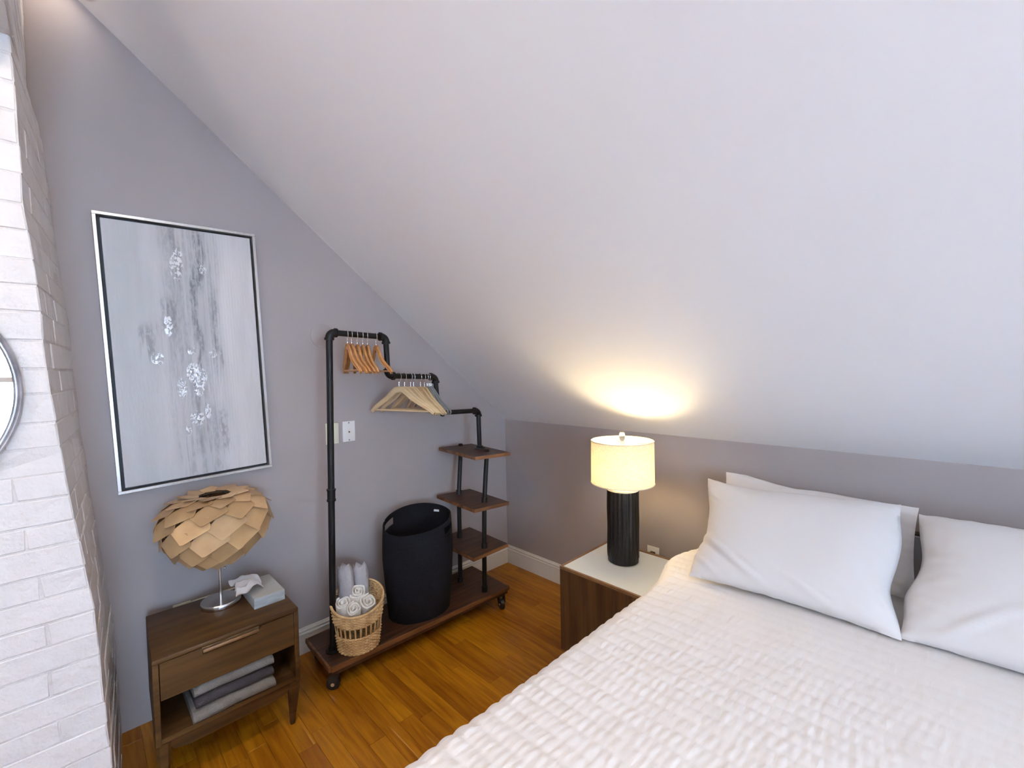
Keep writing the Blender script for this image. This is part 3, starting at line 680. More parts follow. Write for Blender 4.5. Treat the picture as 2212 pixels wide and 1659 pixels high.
# ------------------------------------------------------------------ felt laundry hamper
hx, hy = 0.285, -0.962
ham = thing('laundry_hamper', 'tall black felt laundry hamper standing on the rack base', 'laundry hamper', (hx, hy, 0.13))
bm = B(); n = 96; rx, ry = 0.157, 0.198
def rim_z(th):   # front of the rim sags, back rises
    vx, vy = math.cos(th), math.sin(th); f = vx*0.80-vy*0.6
    return 0.640-0.034*f+0.006*math.cos(2*th)
def hp(th, s, inner=0.0):
    rx_, ry_ = rx-inner, ry-inner
    k = 0.90+0.10*min(1, s*1.6); bul = 0.006*math.sin(s*PI)
    z = 0.131+(rim_z(th)-0.131)*s
    wr = 0.003*mnoise.noise(Vector((math.cos(th)*2, math.sin(th)*2, z*5)))
    return Vector((hx+(rx_*k+bul+wr)*math.cos(th), hy+(ry_*k+bul+wr)*math.sin(th), z))
SS = [0, 0.02]+[i/24 for i in range(1, 25)]
handles = [PI*1.20, PI*0.20]
def is_hole(th, s):
    for h in handles:
        dth = (th-h+PI) % (2*PI)-PI
        if abs(dth) < 0.27 and 0.868 < s-0.0*dth < 0.952 : return True
    return False
fine = sorted(set([round(v, 4) for v in SS]+[0.87, 0.89, 0.91, 0.93, 0.95]))
n = 120
outer = [[bm.verts.new(hp(2*PI*k/n, s)) for k in range(n)] for s in fine]
inner = [[bm.verts.new(hp(2*PI*k/n, s, 0.006)) for k in range(n)] for s in fine]
for i in range(len(fine)-1):
    for k in range(n):
        th = 2*PI*(k+0.5)/n; s = (fine[i]+fine[i+1])/2; k2 = (k+1) % n
        if is_hole(th, s):
            for (i_, ka, kb, lowup) in ((i, k, k2, 0), (i+1, k, k2, 1)):
                s2 = (fine[i-1]+fine[i])/2 if not lowup else ((fine[i+1]+fine[i+2])/2 if i+2 < len(fine) else 1)
                if not is_hole(th, s2): bm.faces.new((outer[i_][ka], outer[i_][kb], inner[i_][kb], inner[i_][ka]))
            for (kk, thn) in ((k, 2*PI*(k-0.5)/n), (k2, 2*PI*(k+1.5)/n)):
                if not is_hole(thn, s): bm.faces.new((outer[i][kk], outer[i+1][kk], inner[i+1][kk], inner[i][kk]))
            continue
        bm.faces.new((outer[i][k], outer[i][k2], outer[i+1][k2], outer[i+1][k]))
        bm.faces.new((inner[i][k2], inner[i][k], inner[i+1][k], inner[i+1][k2]))
for k in range(n): k2 = (k+1) % n; bm.faces.new((outer[-1][k], outer[-1][k2], inner[-1][k2], inner[-1][k]))
bm.faces.new(outer[0][::-1]); bm.faces.new(inner[1])
obj('felt_body', bm, M_felt, ham)
bm = B(); th = 2.05
q = hp(th, 0.93, 0.0075); tx = Vector((-math.sin(th), math.cos(th), 0))
vs = [bm.verts.new(q+tx*a1+Vector((0, 0, b1))+Vector((-math.cos(th), -math.sin(th), 0))*c1) for c1 in (0, 0.001) for a1, b1 in ((-0.02, -0.006), (0.02, -0.006), (0.02, 0.006), (-0.02, 0.006))]
for f in ((0, 1, 2, 3), (7, 6, 5, 4), (0, 4, 5, 1), (1, 5, 6, 2), (2, 6, 7, 3), (3, 7, 4, 0)): bm.faces.new([vs[i] for i in f])
lab_ = obj('sewn_label', bm, M_label, ham, smooth=False); lab_['label'] = 'small white sewn label inside the rim'

# ------------------------------------------------------------------ wicker basket and rolled towels
bx, by = 0.343, -1.352
bas = thing('wicker_basket', 'tan woven seagrass basket with open lattice band, full of rolled towels', 'basket', (bx, by, 0.13))
def brim(th): f = math.cos(th)*0.82-math.sin(th)*0.57; return 0.360-0.036*f
def brad(z): return 0.094+0.027*min(1, max(0, (z-0.13)/0.22))
def weave_row(bm, zf, ph, amp=0.0030, rt=0.0040, n=112):
    pts = []
    for k in range(n):
        th = 2*PI*k/n; z = zf(th); r = brad(z)+amp*(math.cos(th*28+ph*PI))
        pts.append((bx+r*math.cos(th), by+r*math.sin(th), z+0.0006*math.cos(th*28)))
    tube(bm, pts, rt, 6, closed=True)
bm = B()
for i in range(12): weave_row(bm, lambda th, i=i: 0.1345+i*0.0071, i % 2)
obj('lower_weave', bm, M_wicker, bas)
bm = B()
for i in range(9): weave_row(bm, lambda th, i=i: (0.276+0.3*(brim(th)-0.352))+(i/9.0)*(brim(th)-(0.276+0.3*(brim(th)-0.352))), i % 2)
obj('upper_weave', bm, M_wicker, bas)
bm = B()
pts = [(bx+(brad(brim(2*PI*k/64)))*math.cos(2*PI*k/64), by+brad(brim(2*PI*k/64))*math.sin(2*PI*k/64), brim(2*PI*k/64)) for k in range(64)]
tube(bm, pts, 0.0062, 8, closed=True); obj('rim', bm, M_wicker, bas)
bm = B()
for k in range(28):
    th = 2*PI*(k+0.5)/28
    for dth in (-0.02, 0.02):
        a2 = th+dth; tube(bm, [(bx+brad(zz)*math.cos(a2), by+brad(zz)*math.sin(a2), zz) for zz in (0.135, 0.21, 0.245, 0.285, brim(a2)-0.003)], 0.0020, 5)
obj('stakes', bm, M_wicker, bas)
bm = B(); lathe(bm, [(0.0, 0.0), (0.092, 0.0), (0.092, 0.004), (0.0, 0.004)], (bx, by, 0.1305), 40); obj('basket_bottom', bm, M_wicker, bas)
def roll(name, c, ax, length, R, turns, m, label, cat, group, th=0.008, seed=0, lump=0.0):
    """spiral towel roll with its visible end at c, running along ax"""
    rg = random.Random(seed); ax = Vector(ax).normalized(); a_ = ax.cross(Vector((0.3, 0.2, 1))).normalized(); b2 = ax.cross(a_)
    bm = B(); N = int(turns*26); ro = []; ph = rg.uniform(0, 6)
    pitch_ = (R-th*0.5)/turns
    def sp(t, off):
        an = ph+t*turns*2*PI; r = max(0.002, th*0.5+pitch_*turns*t+off); sq = 1+0.10*math.cos(an*2+ph)
        return a_*(math.cos(an)*r*sq)+b2*(math.sin(an)*r/sq)
    for i in range(N+1):
        t = i/N; row = []
        for s, (off, dp) in enumerate(((-th*0.36, 0.003), (0, -0.002), (th*0.36, 0.003), (th*0.36, length), (-th*0.36, length))):
            q = Vector(c)+sp(t, off)+ax*(dp+0.004*math.sin(t*13+seed)*(dp < 0.1))
            row.append(bm.verts.new(q))
        ro.append(row)
    for i in range(N):
        for s in range(5): s2 = (s+1) % 5; bm.faces.new((ro[i][s], ro[i][s2], ro[i+1][s2], ro[i+1][s]))
    bm.faces.new(ro[0][::-1]); bm.faces.new(ro[-1])
    if lump:
        for v in bm.verts: v.co += mnoise.noise_vector(v.co*28)*lump
    return tag(obj(name, bm, m, loc=c), label, cat, group)
gW = 'rolled white washcloths in the basket'
up = lambda x, y: Vector((x, y, -1))
Rl = [((0.330, -1.415, 0.360), (-0.45, 0.15, -1), 0.036, 'rolled white washcloth at the left rim of the basket', 1),
      ((0.335, -1.345, 0.392), (-0.45, 0.15, -1), 0.037, 'rolled white washcloth leaning on the grey rolls in the basket', 2),
      ((0.392, -1.393, 0.346), (-0.6, 0.3, -1), 0.034, 'rolled white washcloth at the front centre of the basket', 3),
      ((0.398, -1.322, 0.356), (-0.55, 0.25, -1), 0.038, 'rolled white washcloth lying at the right rim of the basket', 4)]
for (c, ax, R, lb, sd) in Rl: roll('rolled_washcloth', c, ax, 0.115, R, 2.4, M_terry, lb, 'washcloth', gW, th=0.0115, seed=sd, lump=0.003)
# the two tall rolls standing at the back
for (c, ax, R, lb, sd) in (((0.264, -1.374, 0.503), (0.10, 0.0, -1), 0.042, 'tall pale grey towel roll standing at the back left of the basket', 7),
                           ((0.268, -1.298, 0.488), (0.10, -0.03, -1), 0.041, 'tall pale grey towel roll standing at the back right of the basket', 8)):
    bm = B(); ax = Vector(ax).normalized(); ln = 0.30; a_ = ax.cross(Vector((0, 1, 0))).normalized(); b2 = ax.cross(a_)
    rings = []
    for i in range(26):
        s = i/25; r = R*(0.55+0.45*min(1, s*7)**0.6); row = []
        for k in range(36):
            an = 2*PI*k/36; q = Vector(c)+ax*(s*ln-0.012*math.exp(-s*20)*math.cos(an*2+sd))
            rr = r*(1+0.10*math.cos(an*3+sd)*(1-s*0.5)); rr += 0.006*mnoise.noise(Vector((math.cos(an)*2+sd, math.sin(an)*2, s*4)))
            row.append(bm.verts.new(q+a_*math.cos(an)*rr+b2*math.sin(an)*rr*0.85))
        rings.append(row)
    for i in range(25):
        for k in range(36): bm.faces.new((rings[i][k], rings[i][(k+1) % 36], rings[i+1][(k+1) % 36], rings[i+1][k]))
    bm.faces.new(rings[0][::-1]); bm.faces.new(rings[-1])
    # outer flap edge
    pts = [Vector(c)+ax*(0.005+0.26*i/10)+a_*(R*0.92*math.cos(2.4))+b2*(R*0.80*math.sin(2.4)) for i in range(11)]
    tube(bm, pts, 0.004, 6)
    tag(obj('rolled_grey_towel', bm, M_terrygrey, loc=c), lb, 'towel', 'grey towel rolls in the basket')

# ------------------------------------------------------------------ console table (walnut, one drawer, open shelf)
CX0, CX1, CY0, CY1, CZ = 0.114, 0.496, -2.147, -1.676, 0.500
con = thing('console_table', 'brown walnut side table with one drawer, open shelf and tapered legs', 'side table', ((CX0+CX1)/2, (CY0+CY1)/2, 0))
bm = B(); box(bm, CX0, CX1, CY0, CY1, CZ-0.016, CZ, bev=0.003, seg=2); obj('top', bm, M_console, con)
for s, nm in ((CY0, 'side_panel'), (CY1-0.018, 'side_panel')):
    bm = B(); box(bm, CX0, CX1-0.002, s, s+0.018, 0.196, CZ-0.016, bev=0.002); obj(nm, bm, M_console, con)
bm = B(); box(bm, CX0+0.002, CX1-0.004, CY0+0.018, CY1-0.018, 0.199, 0.216, bev=0.001); obj('lower_shelf', bm, M_console, con)
bm = B(); box(bm, CX0+0.002, CX0+0.008, CY0+0.018, CY1-0.018, 0.216, CZ-0.016); obj('back_panel', bm, M_consoleshade, con, smooth=False)
bm = B(); box(bm, CX0+0.02, CX1-0.03, CY0+0.018, CY1-0.018, 0.352, 0.358); obj('drawer_runner_board', bm, M_consoleshade, con, smooth=False)
# drawer front with a scooped pull
dr0, dr1 = CY0+0.020, CY1-0.020
bm = B()
poly = [(dr0, 0.352), (dr1, 0.352), (dr1, 0.482), (-1.812, 0.482), (-1.817, 0.474), (-1.822, 0.461), (-1.834, 0.457), (-1.994, 0.456), (-2.004, 0.459), (-2.006, 0.482), (dr0, 0.482)]
prism(bm, poly, CX1-0.020, CX1-0.001, 'x', bev=0.0)
drw = obj('drawer', bm, M_console, con, smooth=False)
bm = B(); box(bm, CX1-0.034, CX1-0.0195, -2.006, -1.812, 0.450, 0.474, bev=0.001); box(bm, CX1-0.0195, CX1-0.006, -2.003, -1.820, 0.4575, 0.4700, bev=0.003, seg=2)
hd = obj('drawer_pull', bm, M_nsrim, drw); hd['label'] = 'lighter wooden lip of the cut-out pull'
# apron and legs
bm = B(); poly = [(CY0+0.03, 0.1985), (CY1-0.03, 0.1985), (CY1-0.05, 0.160), (CY1-0.10, 0.150), (CY0+0.10, 0.150), (CY0+0.05, 0.160)]
prism(bm, poly, CX1-0.030, CX1-0.012, 'x'); obj('apron', bm, M_console, con, smooth=False)
bm = B(); prism(bm, poly, CX0+0.010, CX0+0.026, 'x'); obj('apron', bm, M_console, con, smooth=False)
def leg(x, y, sx, sy):
    bm = B(); rings = []
    for (z, a1, ox, oy) in ((0.1965, 0.021, 0, 0), (0.15, 0.020, 0.002, 0.0015), (0.08, 0.0145, 0.010, 0.006), (0.006, 0.0095, 0.020, 0.0125), (0.0, 0.0080, 0.021, 0.013)):
        cx_, cy_ = x-sx*ox*0.9, y+sy*(0.000-oy*0.2)
        ring = []
        for (i_, j_) in ((1, .55), (.55, 1), (-.55, 1), (-1, .55), (-1, -.55), (-.55, -1), (.55, -1), (1, -.55)):
            ring.append(bm.verts.new((cx_+i_*a1, cy_+j_*a1, z)))
        rings.append(ring)
    for i in range(4):
        for k in range(8): bm.faces.new((rings[i][k], rings[i][(k+1) % 8], rings[i+1][(k+1) % 8], rings[i+1][k]))
    bm.faces.new(rings[0]); bm.faces.new(rings[-1][::-1]); obj('leg', bm, M_console, con, angle=30)
for (x, y, sx, sy) in ((CX1-0.024, CY1-0.022, 1, 1), (CX1-0.024, CY0+0.022, 1, -1), (CX0+0.024, CY1-0.022, -1, 1), (CX0+0.024, CY0+0.022, -1, -1)): leg(x, y, sx, sy)
for ch in con.children_recursive:          # the left flank toes in slightly
    if ch.type != 'MESH': continue
    w_ = WL[ch.name]
    for v in ch.data.vertices:
        X, Y_ = v.co.x+w_.x, v.co.y+w_.y
        v.co.y += 0.050*(CX1-X)*max(0, min(1, (CY1-Y_)/(CY1-CY0)))
# folded towels on the open shelf: each a folded pad with a rounded front fold
def folded(z0, z1, y0, y1, x0, x1, m, label, seed):
    bm = B(); nx, ny = 14, 30; th = (z1-z0)
    prof = []          # cross-section in (x, z): flat pad with a rounded front fold and a layered rear
    for i in range(nx+1): prof.append((x0+(x1-th/2-x0)*i/nx, z0))
    for k in range(1, 8):
        an = -PI/2+PI*k/8; prof.append((x1-th/2+math.cos(an)*th/2, (z0+z1)/2+math.sin(an)*th/2))
    for i in range(nx+1): prof.append((x1-th/2+(x0-x1+th/2)*i/nx, z1))
    rows_ = []
    for j in range(ny+1):
        y = y0+(y1-y0)*j/ny; e = min(j, ny-j)/ny; sq = 1-0.28*math.exp(-e*16)
        row = []
        for (x, z) in prof:
            nn = mnoise.noise_vector(Vector((x*14+seed, y*12, z*9)))*0.0045
            zz = z0+(z-z0)*sq if True else z
            row.append(bm.verts.new((x+nn.x, y+nn.y*0.5, max(zz+nn.z*(0.6 if z > z0+0.001 else 0.0), z0))))
        rows_.append(row)
    L_ = len(prof)
    for j in range(ny):
        for k in range(L_): bm.faces.new((rows_[j][k], rows_[j][(k+1) % L_], rows_[j+1][(k+1) % L_], rows_[j+1][k]))
    bm.faces.new(rows_[0][::-1]); bm.faces.new(rows_[-1])
    tag(obj('folded_towel', bm, m, loc=((x0+x1)/2, (y0+y1)/2, z0)), label, 'towel', 'folded towels on the side table shelf')
folded(0.2165, 0.262, -2.040, -1.772, 0.20, 0.505, M_towel_light, 'light grey folded towel at the bottom of the stack on the side table shelf', 1)
folded(0.2635, 0.300, -2.030, -1.775, 0.20, 0.496, M_towel_dark, 'dark grey folded towel in the middle of the stack', 5)
folded(0.3015, 0.3500, -2.034, -1.772, 0.20, 0.490, M_towel_light, 'light grey folded towel on top of the stack, under the drawer', 9)

# ------------------------------------------------------------------ pinecone lamp
lx, ly = 0.225, -1.892
pl = thing('leaf_shade_lamp', 'table lamp with pinecone-like shade of wooden veneer leaves on chrome stem', 'lamp', (lx, ly, 0.50))
bm = B(); lathe(bm, [(0.0, 0.0), (0.071, 0.0), (0.0725, 0.003), (0.0725, 0.019), (0.070, 0.022), (0.0, 0.0225)], (lx, ly, 0.5005), 64); obj('base', bm, M_chrome, pl)
bm = B(); tube(bm, [(lx, ly, 0.521), (lx, ly, 0.80)], 0.0062, 16); obj('stem', bm, M_chrome, pl)
bm = B(); tube(bm, [(lx, ly, 0.80), (lx, ly, 0.85)], 0.016, 20); obj('socket', bm, M_dark, pl)
bm = B(); bmesh.ops.create_uvsphere(bm, u_segments=20, v_segments=12, radius=0.028, matrix=Matrix.Translation((lx, ly, 0.875))); obj('bulb', bm, M_offbulb, pl)
shc = Vector((lx-0.012, ly-0.004, 0.830))
bm = B()
for (r, z) in ((0.058, 0.128), (0.115, 0.095), (0.060, -0.118)):
    tube(bm, [(shc.x+r*math.cos(2*PI*k/32), shc.y+r*math.sin(2*PI*k/32), shc.z+z) for k in range(32)], 0.002, 6, closed=True)
for k in range(10):
    a2 = 2*PI*k/10; tube(bm, [(shc.x+r*math.cos(a2), shc.y+r*math.sin(a2), shc.z+z) for r, z in ((0.058, 0.128), (0.115, 0.095), (0.165, 0.05), (0.178, 0.0), (0.155, -0.055), (0.11, -0.095), (0.060, -0.118))], 0.0018, 5)
for k in range(3):
    a2 = 2*PI*k/3+0.4; tube(bm, [(lx, ly, shc.z+0.02), (shc.x+0.177*math.cos(a2), shc.y+0.177*math.sin(a2), shc.z+0.005)], 0.0018, 6)
obj('shade_cage', bm, M_dark, pl)
rg = random.Random(5); PS = 0.93
rowsL = [(0.098, 0.146, 4, 9), (0.138, 0.132, 22, 10), (0.180, 0.100, 46, 10), (0.202, 0.050, 72, 10), (0.200, -0.008, 98, 10), (0.176, -0.062, 118, 10), (0.138, -0.106, 130, 9), (0.096, -0.140, 138, 8)]
shell = obj('leaf_shade', (lambda bm: (tube(bm, [(lx, ly, shc.z-0.02), (lx, ly, shc.z+0.03)], 0.010, 12), bm)[-1])(B()), M_dark, pl)
for i, (R, z, pol, cnt) in enumerate(rowsL):
    R *= PS; z *= PS
    tilt = math.radians(pol)          # polar angle of surface normal from +z
    wd = 2*PI*R/cnt*1.08; ht = [0.074, 0.084, 0.090, 0.094, 0.094, 0.090, 0.080, 0.066][i]
    wd = max(wd, 0.072)
    for k in range(cnt):
        th = 2*PI*(k+0.5*(i % 2)+0.25)/cnt+0.16
        nh = Vector((math.cos(th), math.sin(th), 0)); th_ = Vector((-math.sin(th), math.cos(th), 0))
        n_ = nh*math.sin(tilt)+Vector((0, 0, 1))*math.cos(tilt); dn = nh*math.cos(tilt)-Vector((0, 0, 1))*math.sin(tilt)
        lift = math.radians(9+rg.uniform(-1, 1.5)); d2 = (dn*math.cos(lift)+n_*math.sin(lift)).normalized(); n2 = th_.cross(d2).normalized()
        if n2.dot(n_) < 0: n2 = -n2
        tw = rg.uniform(-0.025, 0.025); th2 = th_*math.cos(tw)+d2*math.sin(tw)
        c_ = shc+nh*R+Vector((0, 0, z))+n_*0.003
        lp = [(-0.54, 0.02), (-0.50, -0.08), (-0.28, -0.50), (0.28, -0.50), (0.52, -0.10), (0.54, 0.0), (0.05, 0.54), (-0.03, 0.55)]
        lp = [(a1-0.30*b1, b1) for a1, b1 in lp]
        bm = B(); fr = []; bk = []
        for (a1, b1) in lp:
            curve = -(a1*wd)**2/(2*max(R, 0.12))*0.15+0.004*a1
            q = c_+th2*(a1*wd)+d2*(b1*ht)+n2*curve
            fr.append(bm.verts.new(q+n2*0.0007)); bk.append(bm.verts.new(q-n2*0.0007))
        bm.faces.new(fr); bm.faces.new(bk[::-1])
        for q in range(8): bm.faces.new((fr[q], bk[q], bk[(q+1) % 8], fr[(q+1) % 8]))
        obj('leaf', bm, M_veneer, shell, smooth=False)
bm = B(); pcx, pcy = lx+0.012, ly+0.016
tube(bm, [(pcx, pcy, 0.70), (pcx, pcy, 0.655)], 0.0006, 5); bmesh.ops.create_uvsphere(bm, u_segments=12, v_segments=8, radius=0.0050, matrix=Matrix.Translation((pcx, pcy, 0.652))); obj('pull_chain', bm, M_chrome, pl)

# ------------------------------------------------------------------ tissue box
tb = thing('tissue_box', 'grey flat tissue box with a white tissue pulled out on the side table', 'tissue box', (0.29, -1.75, 0.50))
bm = B(); box(bm, 0.178, 0.387, -1.809, -1.692, 0.501, 0.5435, bev=0.0015, seg=2); obj('carton', bm, M_tbox, tb)
bm = B(); box(bm, 0.1795, 0.3855, -1.8075, -1.6935, 0.5435, 0.5441); obj('carton_top', bm, M_tboxtop, tb, smooth=False)
bm = B(); pts = [(0.29+0.062*math.cos(2*PI*k/24), -1.752+0.018*math.sin(2*PI*k/24)) for k in range(24)]; prism(bm, pts, 0.5441, 0.5445, 'z'); obj('slot', bm, M_tboxtop, tb, smooth=False)
# tissue: crumpled sheet fanning from the slot up and over to the left (-y)
bm = B(); NU, NV = 26, 30; grid = []
for j in range(NV+1):
    v = j/NV; row = []
    for i in range(NU+1):
        u = i/NU-0.5
        spread = 0.035+0.065*v
        fold = 0.010*math.sin(u*19+v*3)*(0.35+v)
        x = 0.290+u*2*spread*0.80+0.010*v+fold*0.3
        y = -1.752-0.105*v**1.15+0.03*(u+0.5)*v*(1-v)
        z = 0.545+0.052*math.sin(min(1, v*1.25)*PI*0.62)+fold*1.0-0.030*max(0, v-0.55)+0.028*math.exp(-((u+0.33)/0.14)**2)*math.exp(-((v-0.15)/0.2)**2)
        nn = mnoise.noise_vector(Vector((u*5, v*5, 1.7)))*0.010*(0.3+v)
        row.append(bm.verts.new((x+nn.x, y+nn.y, max(z+nn.z, 0.5452))))
    grid.append(row)
for j in range(NV):
    for i in range(NU): bm.faces.new((grid[j][i], grid[j][i+1], grid[j+1][i+1], grid[j+1][i]))
bmesh.ops.solidify(bm, geom=bm.faces[:], thickness=0.0006)
obj('tissue', bm, M_tissue, tb)

# ------------------------------------------------------------------ nightstand
NX0, NX1, NY0, NY1, NZ0, NZ1 = 1.040, 1.488, -0.648, -0.215, 0.088, 0.500
ns = thing('nightstand', 'walnut cube nightstand with inset white glass top under the lit lamp', 'nightstand', ((NX0+NX1)/2, (NY0+NY1)/2, 0))
bm = B()
box(bm, NX0, NX0+0.016, NY0+0.018, NY1, NZ0, NZ1-0.001, bev=0.001); obj('side_panel', bm, M_nswood, ns)
bm = B(); box(bm, NX1-0.016, NX1, NY0+0.018, NY1, NZ0, NZ1-0.001, bev=0.001); obj('side_panel', bm, M_nswood, ns)
bm = B(); box(bm, NX0+0.016, NX1-0.016, NY1-0.012, NY1, NZ0, NZ1-0.02); obj('back_panel', bm, M_nswood, ns, smooth=False)
bm = B(); box(bm, NX0+0.016, NX1-0.016, NY0+0.018, NY1-0.012, NZ0, NZ0+0.016); obj('bottom_panel', bm, M_nswood, ns, smooth=False)
bm = B(); box(bm, NX0+0.001, NX1-0.001, NY0, NY0+0.0175, NZ0, NZ1-0.014, bev=0.001); obj('front_panel', bm, M_nswood, ns)
bm = B()
box(bm, NX0, NX1, NY0, NY0+0.012, NZ1-0.0135, NZ1, bev=0.001); box(bm, NX0, NX0+0.014, NY0+0.012, NY1, NZ1-0.0125, NZ1+0.0008, bev=0.001); box(bm, NX1-0.014, NX1, NY0+0.012, NY1, NZ1-0.0125, NZ1+0.0008, bev=0.001); box(bm, NX0, NX1, NY1-0.014, NY1, NZ1-0.0125, NZ1+0.004, bev=0.001)
o = obj('top_rim', bm, M_nsrim, ns); o['label'] = 'lighter brown wooden rim'
bm = B(); box(bm, NX0+0.0145, NX1-0.0145, NY0+0.0125, NY1-0.0145, NZ1-0.012, NZ1-0.0005, bev=0.0005); o = obj('glass_top', bm, M_glasswhite, ns); o['label'] = 'glossy white inset top'
for (x, y) in ((NX0+0.045, NY0+0.045), (NX1-0.045, NY0+0.045), (NX0+0.045, NY1-0.045), (NX1-0.045, NY1-0.045)):
    bm = B(); tube(bm, [(x, y, 0.0), (x, y, NZ0)], [0.014, 0.020], 16); obj('leg', bm, M_dark, ns)

# ------------------------------------------------------------------ bedside lamp
bx2, by2, bz2 = 1.234, -0.385, 0.4995
bl = thing('bedside_lamp', 'lit table lamp with linen drum shade and black ribbed cylinder base on nightstand', 'lamp', (bx2, by2, bz2))
def ribs(th, z):
    rib = -0.0034*(0.5+0.5*math.cos(th*22)) if 0.022 < z < 0.42 else 0.0
    return rib+0.0022*mnoise.noise(Vector((math.cos(th)*1.5, math.sin(th)*1.5, z*9)))*(1 if z > 0.03 else 0)
bm = B(); lathe(bm, [(0.0, 0.0), (0.070, 0.0), (0.0745, 0.004), (0.0745, 0.018), (0.0765, 0.024)]+[(0.0775, 0.03+0.318*i/14) for i in range(15)]+[(0.0775, 0.358), (0.075, 0.362), (0.03, 0.365), (0.0, 0.365)], (bx2, by2, bz2), 176, fn=ribs)
obj('base', bm, M_lampbase, bl)
bm = B(); lathe(bm, [(0.0775, 0.0), (0.0785, 0.003), (0.0785, 0.008), (0.0775, 0.011), (0.0, 0.012)], (bx2, by2, bz2+0.358), 64); o = obj('collar', bm, M_cream, bl); o['label'] = 'pale collar at the top of the base'
bm = B(); tube(bm, [(bx2, by2, bz2+0.365), (bx2, by2, bz2+0.395)], 0.014, 20); obj('socket', bm, M_chrome, bl)
zb = 0.928
bm = B(); bmesh.ops.create_uvsphere(bm, u_segments=24, v_segments=16, radius=0.028, matrix=Matrix.Translation((bx2, by2, zb))); obj('bulb', bm, M_bulb, bl)
bm = B()
harp = [(bx2+0.045*math.cos(a2)*1.0, by2+0.045*math.cos(a2)*0.2, 0.985+0.098*math.sin(a2)) for a2 in [(-0.9+(PI+1.8)*i/24) for i in range(25)]]
tube(bm, harp, 0.0016, 8); obj('harp', bm, M_chrome, bl)
SZ0, SZ1, SR = 0.893, 1.101, 0.1535
def shade(bmx, r0, r1):
    n = 96; rr = []
    for (r, z) in ((r0, SZ0), (r1, SZ1)):
        for dr in (0, -0.0012): rr.append([bmx.verts.new((bx2+(r+dr)*math.cos(2*PI*k/n), by2+(r+dr)*math.sin(2*PI*k/n), z)) for k in range(n)])
    for (p, q) in ((0, 2), (3, 1), (2, 3), (1, 0)):
        for k in range(n): bmx.faces.new((rr[p][k], rr[p][(k+1) % n], rr[q][(k+1) % n], rr[q][k]))
bm = B(); shade(bm, SR, SR-0.002); obj('shade', bm, M_shade, bl)
for z, r in ((SZ1, SR-0.002), (SZ0, SR)):
    bm = B(); tube(bm, [(bx2+r*math.cos(2*PI*k/72), by2+r*math.sin(2*PI*k/72), z) for k in range(72)], 0.0022, 6, closed=True)
    obj('shade_rim', bm, M_cream, bl)
bm = B()
for k in range(3):
    a2 = 0.35+2*PI*k/3; tube(bm, [(bx2+0.012*math.cos(a2), by2+0.012*math.sin(a2), 1.084), (bx2+(SR-0.004)*math.cos(a2), by2+(SR-0.004)*math.sin(a2), 1.095)], 0.0014, 6)
tube(bm, [(bx2, by2, 1.080), (bx2, by2, 1.094)], 0.012, 16); obj('spider', bm, M_chrome, bl)
bm = B(); lathe(bm, [(0.0, 0.0), (0.008, 0.0), (0.008, 0.006), (0.0125, 0.014), (0.0150, 0.026), (0.0148, 0.036), (0.011, 0.047), (0.004, 0.0525), (0.0, 0.053)], (bx2, by2, 1.094), 28); obj('finial', bm, M_glass, bl)
pt_l = bpy.data.lights.new('bulb_light', 'POINT'); pt_l.energy = 6.8; pt_l.color = (1.0, 0.80, 0.44); pt_l.shadow_soft_size = 0.055
po = bpy.data.objects.new('bulb_light', pt_l); C.objects.link(po); po.location = (bx2, by2, zb+0.036)

# ------------------------------------------------------------------ bed
BX0, BX1, BY0, BY1 = 1.60, 3.10, -0.10, -2.12
bed = thing('bed', 'white made bed against the low grey wall with a dark headboard', 'bed', ((BX0+BX1)/2, (BY0+BY1)/2, 0))
bm = B(); box(bm, BX0+0.02, BX1-0.02, BY1+0.03, BY0-0.02, 0.14, 0.30, bev=0.01); obj('frame', bm, M_headboard, bed)
bm = B(); box(bm, BX0, BX1, BY1, BY0, 0.302, 0.565, bev=0.045, seg=4); obj('mattress', bm, M_mattress, bed)
for (x, y) in ((BX0+0.1, BY0-0.1), (BX1-0.1, BY0-0.1), (BX0+0.1, BY1+0.1), (BX1-0.1, BY1+0.1)):
    bm = B(); tube(bm, [(x, y, 0.0), (x, y, 0.14)], [0.02, 0.026], 14); obj('leg', bm, M_headboard, bed)
bm = B(); poly = [(1.515, 0.02), (1.528, 0.790), (1.540, 0.805), (1.560, 0.812), (3.14, 0.812), (3.16, 0.805), (3.17, 0.02)]
prism(bm, poly, -0.058, -0.022, 'y'); hb = obj('headboard', bm, M_headboard, bed, smooth=False)
bm = B(); box(bm, 1.57, 3.13, -0.066, -0.058, 0.30, 0.806, bev=0.003); obj('headboard_pad', bm, M_headfab, hb)

